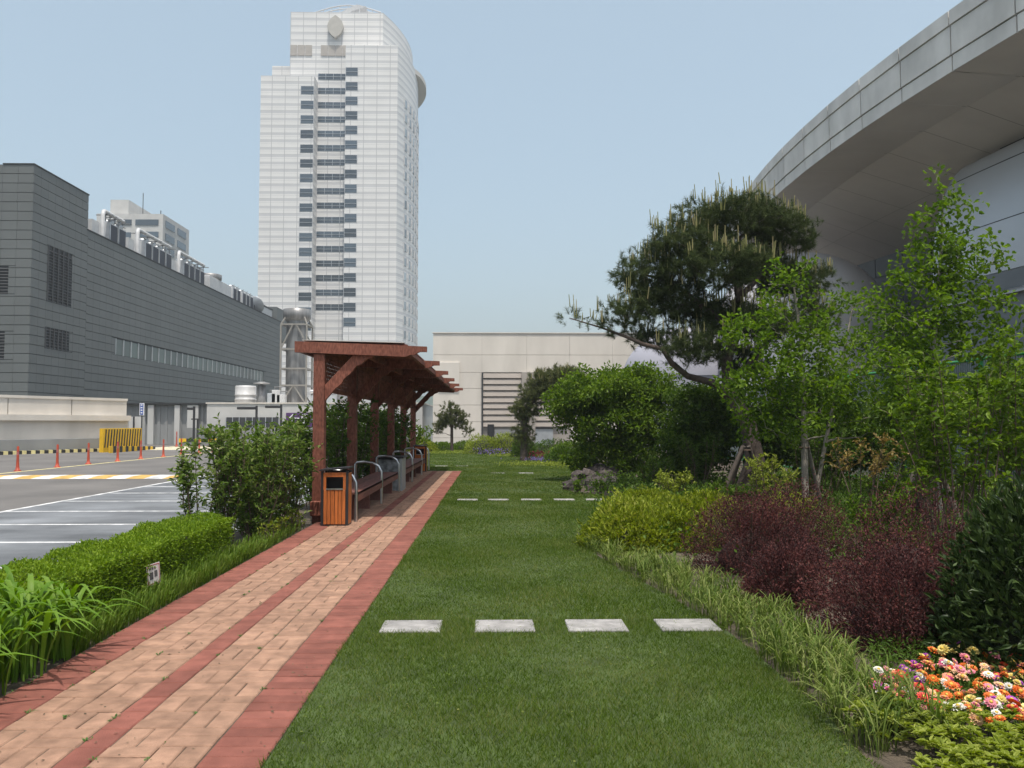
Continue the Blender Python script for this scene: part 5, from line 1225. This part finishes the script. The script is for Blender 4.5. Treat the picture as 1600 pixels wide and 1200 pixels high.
leafy_tree('young_tree', 'taller slim young tree reaching up before the silver bay', 'tree', b0_, tb, [.06, .052, .042, .032, .02, .008], tree_pads([(1475, 290, 24, 38), (1475, 345, 48, 42), (1465, 410, 68, 48), (1420, 470, 72, 50), (1510, 460, 72, 55), (1465, 530, 100, 50), (1400, 560, 55, 45), (1545, 540, 50, 50), (1440, 610, 90, 36), (1535, 400, 45, 42), (1590, 490, 35, 40)], TB), 280, 19, .16, 'tree_leaf', 'bark_pale', .080, .060, 6)
leafy_tree('pale_stem_tree', 'thin pale stemmed sapling right of the slim young tree', 'tree', (A(1270, 760, 15).x, 15, -.03), [Vector((A(1270, 760, 15).x, 15, -.03)), A(1290, 690, 15), A(1310, 600, 15), A(1332, 480, 15)], [.04, .035, .025, .01], tree_pads([(1320, 560, 60, 60), (1350, 640, 60, 45), (1290, 640, 50, 40), (1335, 475, 42, 42), (1375, 520, 50, 45)], 15), 130, 20, .2, 'tree_leaf', 'bark_pale', .085, .06, 7)
# layered round shrub tree and neighbours
def shrub_tree(name, label, foot, pp, Y, ncl, per, cr, lm, L, seed, nst=4):
    f = Vector((foot[0], foot[1], -.03)); top = max(p[2] for p in tree_pads(pp, Y))
    tr = [f, f + Vector((.1, 0, top * .3)), f + Vector((0, .1, top * .6)), f + Vector((.05, 0, top * .9))]
    return leafy_tree(name, label, 'small tree', f, tr, [.1, .08, .06, .03], tree_pads(pp, Y), ncl, per, cr, lm, 'bark_brown', L, L * .5, seed, up=-.05, flat=.6)
shrub_tree('round_tree', 'broad round crowned green shrub tree beyond the lawn', (3.3, 22.0), [(950, 610, 90, 40), (1010, 600, 60, 35), (900, 630, 48, 40), (960, 660, 85, 45), (1030, 660, 45, 50), (940, 715, 60, 35), (1000, 715, 50, 35)], 22.0, 620, 46, .26, 'maple_leaf', .11, 8)
shrub_tree('round_tree', 'dense deep green shrub tree left of the pine trunk', (4.75, 19.0), [(1085, 640, 50, 45), (1075, 700, 48, 50), (1115, 690, 42, 55), (1060, 740, 40, 30), (1140, 640, 45, 40)], 19.0, 420, 46, .22, 'deep_leaf', .10, 9)
shrub_tree('round_tree', 'deep green tree filling the gap behind the slim young trees', (7.2, 18.5), [(1210, 680, 70, 50), (1290, 690, 70, 55), (1350, 680, 60, 55), (1250, 620, 60, 40)], 18.5, 480, 46, .26, 'deep_leaf', .11, 10)
shrub_tree('round_tree', 'deep green tree at the right before the green fence', (7.6, 14.5), [(1420, 640, 50, 40), (1500, 640, 55, 50), (1570, 620, 45, 55), (1590, 690, 40, 40), (1440, 690, 40, 30)], 14.5, 300, 36, .22, 'maple_leaf', .095, 12)
# second pine, bonsai pine and far hedge plants
def pads_at(pp, Y):
    s_ = Y / 1300; o = []
    for px, py, rx, ry in pp: q = A(px, py, Y); o.append((q.x, Y, q.z, rx * s_, rx * s_ * .8, ry * s_))
    return o
Y2 = 34.0; f2 = A(818, 705, Y2); f2.z = -.03
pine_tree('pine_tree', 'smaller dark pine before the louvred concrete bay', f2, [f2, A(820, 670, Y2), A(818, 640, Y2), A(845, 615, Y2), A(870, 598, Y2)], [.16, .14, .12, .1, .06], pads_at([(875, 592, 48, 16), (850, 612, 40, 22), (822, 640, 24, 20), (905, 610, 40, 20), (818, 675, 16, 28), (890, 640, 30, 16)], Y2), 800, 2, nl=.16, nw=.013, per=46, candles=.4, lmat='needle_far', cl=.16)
Y3 = 46.0; f3 = A(706, 692, Y3); f3.z = -.03
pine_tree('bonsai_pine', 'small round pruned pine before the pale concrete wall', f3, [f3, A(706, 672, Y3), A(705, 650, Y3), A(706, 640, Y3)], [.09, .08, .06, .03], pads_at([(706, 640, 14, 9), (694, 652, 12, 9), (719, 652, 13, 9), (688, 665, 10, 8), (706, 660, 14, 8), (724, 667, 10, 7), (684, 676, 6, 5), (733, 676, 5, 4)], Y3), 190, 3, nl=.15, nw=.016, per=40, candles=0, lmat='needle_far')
far = [(660, 690, 46, .8, .8, .65, 'azalea', 'yellowish low bush at the left end of the far planting'), (690, 694, 48, 1.2, .7, .45, 'maple_leaf', 'long low green bush under the round pruned pine'), (735, 692, 48, 1.0, .7, .42, 'maple_leaf', 'low green bush right of the round pruned pine'), (760, 690, 42, .9, .7, .85, 'cover', 'bright feathery bush before the dark door'), (788, 690, 42, .8, .7, .95, 'cover', 'bright feathery bush left of the smaller pine'), (818, 700, 38, .55, .5, .9, 'deep_leaf', 'dark small bush at the foot of the smaller pine'), (862, 697, 40, 1.3, .8, .6, 'deep_leaf', 'low dark hedge bush before the grey gate'), (905, 697, 38, 1.2, .8, .75, 'maple_leaf', 'low green bush at the left foot of the round shrub tree'), (880, 705, 33, .8, .7, .55, 'deep_leaf', 'small dark bush above the violet flowers')]
for i, (px, py, Y, rx, ry, h, lm, lb_) in enumerate(far):
    q = A(px, py, Y); mound('far_bush', lb_, 'bush', (q.x, Y), (rx, ry, h), 2600, lm, .10, .05, 'low bushes at the far end of the lawn', seed=320 + i, amp=.3, shell=.4)
# flower drifts far on the lawn
def drift(name, label, cat, pts, n, mtl, L, W, h, seed, sx=.6, sy=.9):
    rng = np.random.default_rng(seed); P = np.concatenate([np.array([x, y, 0]) + rng.normal(size=(n, 3)) * np.array([sx, sy, 0]) for x, y in pts]); m_ = len(P); P[:, 2] = np.abs(rng.random(m_)) * h
    V, F = leaves(P, unit(rng.normal(size=(m_, 3)) + np.array([0, 0, .9])), rdir(rng, m_), L * rng.uniform(.6, 1.2, m_), W * rng.uniform(.7, 1.2, m_)); tag(link(name, np_mesh(name, V, F, M[mtl])), label, cat, kind='stuff')
drift('violet_drift', 'drift of violet flowers at the far right of the lawn', 'flowers', [(1.9, 34), (2.6, 33.4)], 240, 'purple_bloom', .06, .045, .14, 1, .45, .6)
drift('red_drift', 'few red flowers within the violet drift', 'flowers', [(2.0, 35.2)], 160, 'red_bloom', .09, .06, .32, 2, .35, .4)
drift('yellow_cover', 'yellow green ground cover edging the far flowers', 'ground cover', [(1.2, 30.2), (2.0, 30.0), (2.9, 29.5), (3.4, 28.4), (.8, 38.5), (1.8, 39), (-.2, 44), (-1.5, 43), (-2.6, 42)], 420, 'cover', .07, .035, .12, 3, .55, .5)
drift('blue_drift', 'blue flowers in front of the bright feathery bushes', 'flowers', [(-.3, 40.6), (.4, 40.8)], 90, 'purple_bloom', .08, .05, .3, 4, .5, .25)
drift('shade_cover', 'dark low ground cover filling the bed under the trees', 'ground cover', [(x, y) for x in (2.9, 3.8, 4.8, 5.8, 6.8) for y in (9.8, 11.5, 13, 14.5, 16, 18, 20)] + [(x, y) for x in (7.6, 8.4) for y in (10, 12, 14, 16, 18, 20, 22)] + [(x, y) for x in (4.9, 5.9, 6.9, 7.9) for y in (5.6, 7.2, 8.6)], 700, 'deep_leaf', .075, .038, .30, 5, .55, .8)
# rockery
rrk = random.Random(8)
rock_names = ['leftmost dark rock of the rockery at the lawn edge', 'second rock from the left in the rockery', 'largest rock at the back of the rockery', 'front rock of the rockery among small plants', 'rounded brown rock right of the rockery middle', 'rightmost rock of the rockery', 'small rock on top of the rockery pile', 'flat rock low at the rockery front right']
for i, (px, py, r) in enumerate(((893, 764, .22), (912, 756, .34), (925, 748, .40), (930, 764, .28), (948, 754, .36), (968, 752, .30), (938, 742, .24), (955, 764, .26))):
    q = G(px, py); q.y = min(q.y, 21.5); o = MB(); vs = []; nu, nv2 = 10, 6
    for a in range(nv2 + 1):
        for b in range(nu):
            th = a / nv2 * math.pi - math.pi / 2; ph = b / nu * 6.283; k = 1 + rrk.uniform(-.22, .22); vs.append((r * k * math.cos(ph) * math.cos(th), r * .85 * k * math.sin(ph) * math.cos(th), r * .8 * k * math.sin(th) + r * .45))
    o.add(vs, [(a * nu + b, a * nu + (b + 1) % nu, (a + 1) * nu + (b + 1) % nu, (a + 1) * nu + b) for a in range(nv2) for b in range(nu)])
    tag(link('garden_rock', o.mesh('garden_rock', M['rock']), None, (q.x, q.y, -.05)), rock_names[i], 'rock', 'rockery stones')
for i, (px, py) in enumerate(((905, 770), (938, 772), (975, 768))):
    q = G(px, py); stem_shrub('rockery_plant', ['left', 'middle', 'right'][i] + ' small green plant at the foot of the rockery', 'plant', (q.x, q.y), .28, .14, 6, 'maple_leaf', .06, .03, 'small plants at the rockery', 340 + i, per=40, low=.1, tuft=.08)
# green fence
fx = 9.2; fn = thing('wire_fence', 'green wire mesh fence with bright green posts behind the trees', 'fence', (fx, 16, -.03)); fz_ = 2.72
for k in range(9):
    y = 9.5 + 3.0 * k; MB().tube([(fx, y, -.03), (fx, y, fz_ + .05)], .05, 10).build('post', M['fence_green'], fn)
MB().tube([(fx, 9.4, fz_), (fx, 33.6, fz_)], .03, 8).build('top_rail', M['fence_green'], fn); MB().tube([(fx, 9.4, .15), (fx, 33.6, .15)], .025, 8).build('bottom_rail', M['fence_green'], fn)
wr = MB(); y = 9.5
while y < 33.5: wr.beam((fx, y, .12), (fx, y, fz_), .012, .012); y += .075
z = .3
while z < fz_: wr.beam((fx, 9.5, z), (fx, 33.5, z), .012, .012); z += .2
tag(wr.build('wire_mesh', M['wire'], fn), kind='stuff')

# flower bed lower right
fp = {}
def flower_protos(kd):
    ps = []; n = 12
    m1 = MB()
    for lay, (r0, r1, dz) in enumerate(((.006, .034, .0), (.005, .024, .006))):
        for j in range(n):
            a = (j + .5 * lay) / n * 6.283; w_ = .0085; ca, sa = math.cos(a), math.sin(a)
            m1.add([(ca * r0, sa * r0, dz), (ca * r1 * .6 - sa * w_, sa * r1 * .6 + ca * w_, dz + .005), (ca * r1, sa * r1, dz + .002), (ca * r1 * .6 + sa * w_, sa * r1 * .6 - ca * w_, dz + .005)], [(0, 3, 2, 1)])
    cen = MB().lathe([(.009, .004), (.008, .010), (.003, .012)], (0, 0, 0), 10); stm = MB().tube([(0, 0, 0), (.004, 0, -.07), (0, .003, -.15)], [.002, .002, .0025], 5)
    return m1.mesh('petals', M['fl_' + kd]), cen.mesh('centre', M['fl_centre']), stm.mesh('stem', M['weed'])
centre_me = stem_me = None
zones = [((1395, 1045), 'magenta'), ((1375, 1042), 'violet'), ((1385, 1058), 'white'), ((1420, 1080), 'magenta'), ((1445, 1050), 'red'), ((1415, 1038), 'pink')]
rf = random.Random(77); made = 0; cnts = {}
def zone_colour(px, py):
    u_ = (px - 1365) / 235; c = rf.random()
    if py < 1022: return 'yellow' if c < .4 else ('orange' if c < .8 else 'violet')
    if px < 1440: return rf.choice(['magenta', 'magenta', 'pink', 'white', 'violet', 'salmon', 'red'])
    if px < 1500: return rf.choice(['salmon', 'orange', 'orange', 'pink', 'white', 'peach', 'red', 'magenta'])
    if px < 1555: return rf.choice(['orange', 'peach', 'yellow', 'white', 'salmon', 'peach', 'pink', 'orange'])
    return rf.choice(['salmon', 'red', 'red', 'peach', 'yellow', 'violet', 'white', 'orange'])
FLH = .15; placed = []
tries = 0
while made < 205 and tries < 9000:
    tries += 1
    px, py = rf.uniform(1358, 1606), rf.uniform(1002, 1128)
    t_ = (px - 1358) / 248; lo = 1052 - 48 * min(1, t_ * 2.2) + (14 if px > 1540 else 0); hi = 1070 + 34 * min(1, t_ * 2.0) + (16 * max(0, t_ - .6) / .4)
    if not lo < py < hi: continue
    q = G(px, py, FLH)
    if any((q.x - a) ** 2 + (q.y - b) ** 2 < .034 ** 2 for a, b in placed): continue
    placed.append((q.x, q.y)); kd = zone_colour(px, py)
    if kd not in fp: fp[kd] = flower_protos(kd)
    zn = 'at the back of the bed under the barberry' if py < 1030 else ('at the left end beside the border grass' if px < 1420 else ('at the right end under the evergreen shrub' if px > 1545 else ('at the front against the pale groundcover' if py > 1085 else 'in the middle of the flower bed')))
    o = thing('daisy_flower', '%s daisy flower %s' % (kd, zn), 'flower', (q.x, q.y, FLH - .03 + rf.gauss(0, .018)), '%s daisy flowers %s' % (kd, zn))
    for nm_, me in zip(('petals', 'centre', 'stem'), fp[kd]): link(nm_, me, o)
    o.rotation_euler = (rf.gauss(.25, .22), rf.gauss(0, .22), rf.random() * 6.28); o.scale = [rf.uniform(.62, 1.2)] * 3; o.scale[2] *= rf.uniform(.8, 2.2); o.rotation_euler = (rf.gauss(.3, .33), rf.gauss(0, .33), rf.random() * .5); made += 1
rng = np.random.default_rng(5)
nn = 7500; px = rng.uniform(1360, 1640, nn); py = rng.uniform(1010, 1140, nn); P = np.array([tuple(G(a, b)) for a, b in zip(px, py)]); P[:, 2] = rng.random(nn) ** .8 * .125
V, F = leaves(P, unit(rng.normal(size=(nn, 3)) + np.array([0, 0, .5])), unit(rng.normal(size=(nn, 3)) * .6 + np.array([0, 0, 1])), rng.uniform(.02, .045, nn), rng.uniform(.008, .014, nn))
tag(link('flower_bed_leaves', np_mesh('flower_bed_leaves', V, F, M['deep_leaf'])), 'low green leaves under the daisy flowers', 'leaves', kind='stuff')
# pale ground cover rosettes in the corner
parts = []; k = 0
while k < 330:
    px, py = rng.uniform(1325, 1650), rng.uniform(1085, 1225)
    lim = 1095 + max(0, (1420 - px)) * .25 if px < 1420 else 1112
    if py < lim or (px < 1440 and py > 1130 + (px - 1330) * .35): continue
    k += 1; q = G(px, py, .06); m_ = int(rng.integers(7, 12)); a = rng.uniform(0, 6.28) + np.arange(m_) * 2.4; hh = rng.uniform(.03, .13)
    P = np.repeat(np.array([[q.x, q.y, hh]]), m_, 0) + rng.normal(size=(m_, 3)) * .004
    D = np.stack([np.cos(a), np.sin(a), rng.uniform(.1, .8, m_)], 1); Nn = np.repeat(np.array([[0, 0, 1.]]), m_, 0) + rng.normal(size=(m_, 3)) * .2
    parts.append(leaves(P, D, Nn, rng.uniform(.03, .055, m_), rng.uniform(.014, .022, m_), True))
V, F = merge(parts); tag(link('pale_groundcover', np_mesh('pale_groundcover', V, F, M['cover'])), 'pale green leafy ground cover in the lower right corner', 'ground cover', kind='stuff')

# ------------------------------------------------------------------ haze
hz = MB().box(-1600, 1600, -700, 2000, -1.5, 112).build('haze', [])
m, t, b = newmat('haze air'); t.nodes.remove(b); pv = t.nodes.new('ShaderNodeVolumePrincipled')
pv.inputs['Color'].default_value = (.80, .86, .93, 1); pv.inputs['Density'].default_value = .0006; pv.inputs['Anisotropy'].default_value = .3
t.links.new(pv.outputs[0], t.nodes['Material Output'].inputs['Volume']); hz.data.materials.append(m)
tag(hz, 'thin pale haze in the air', kind='stuff')
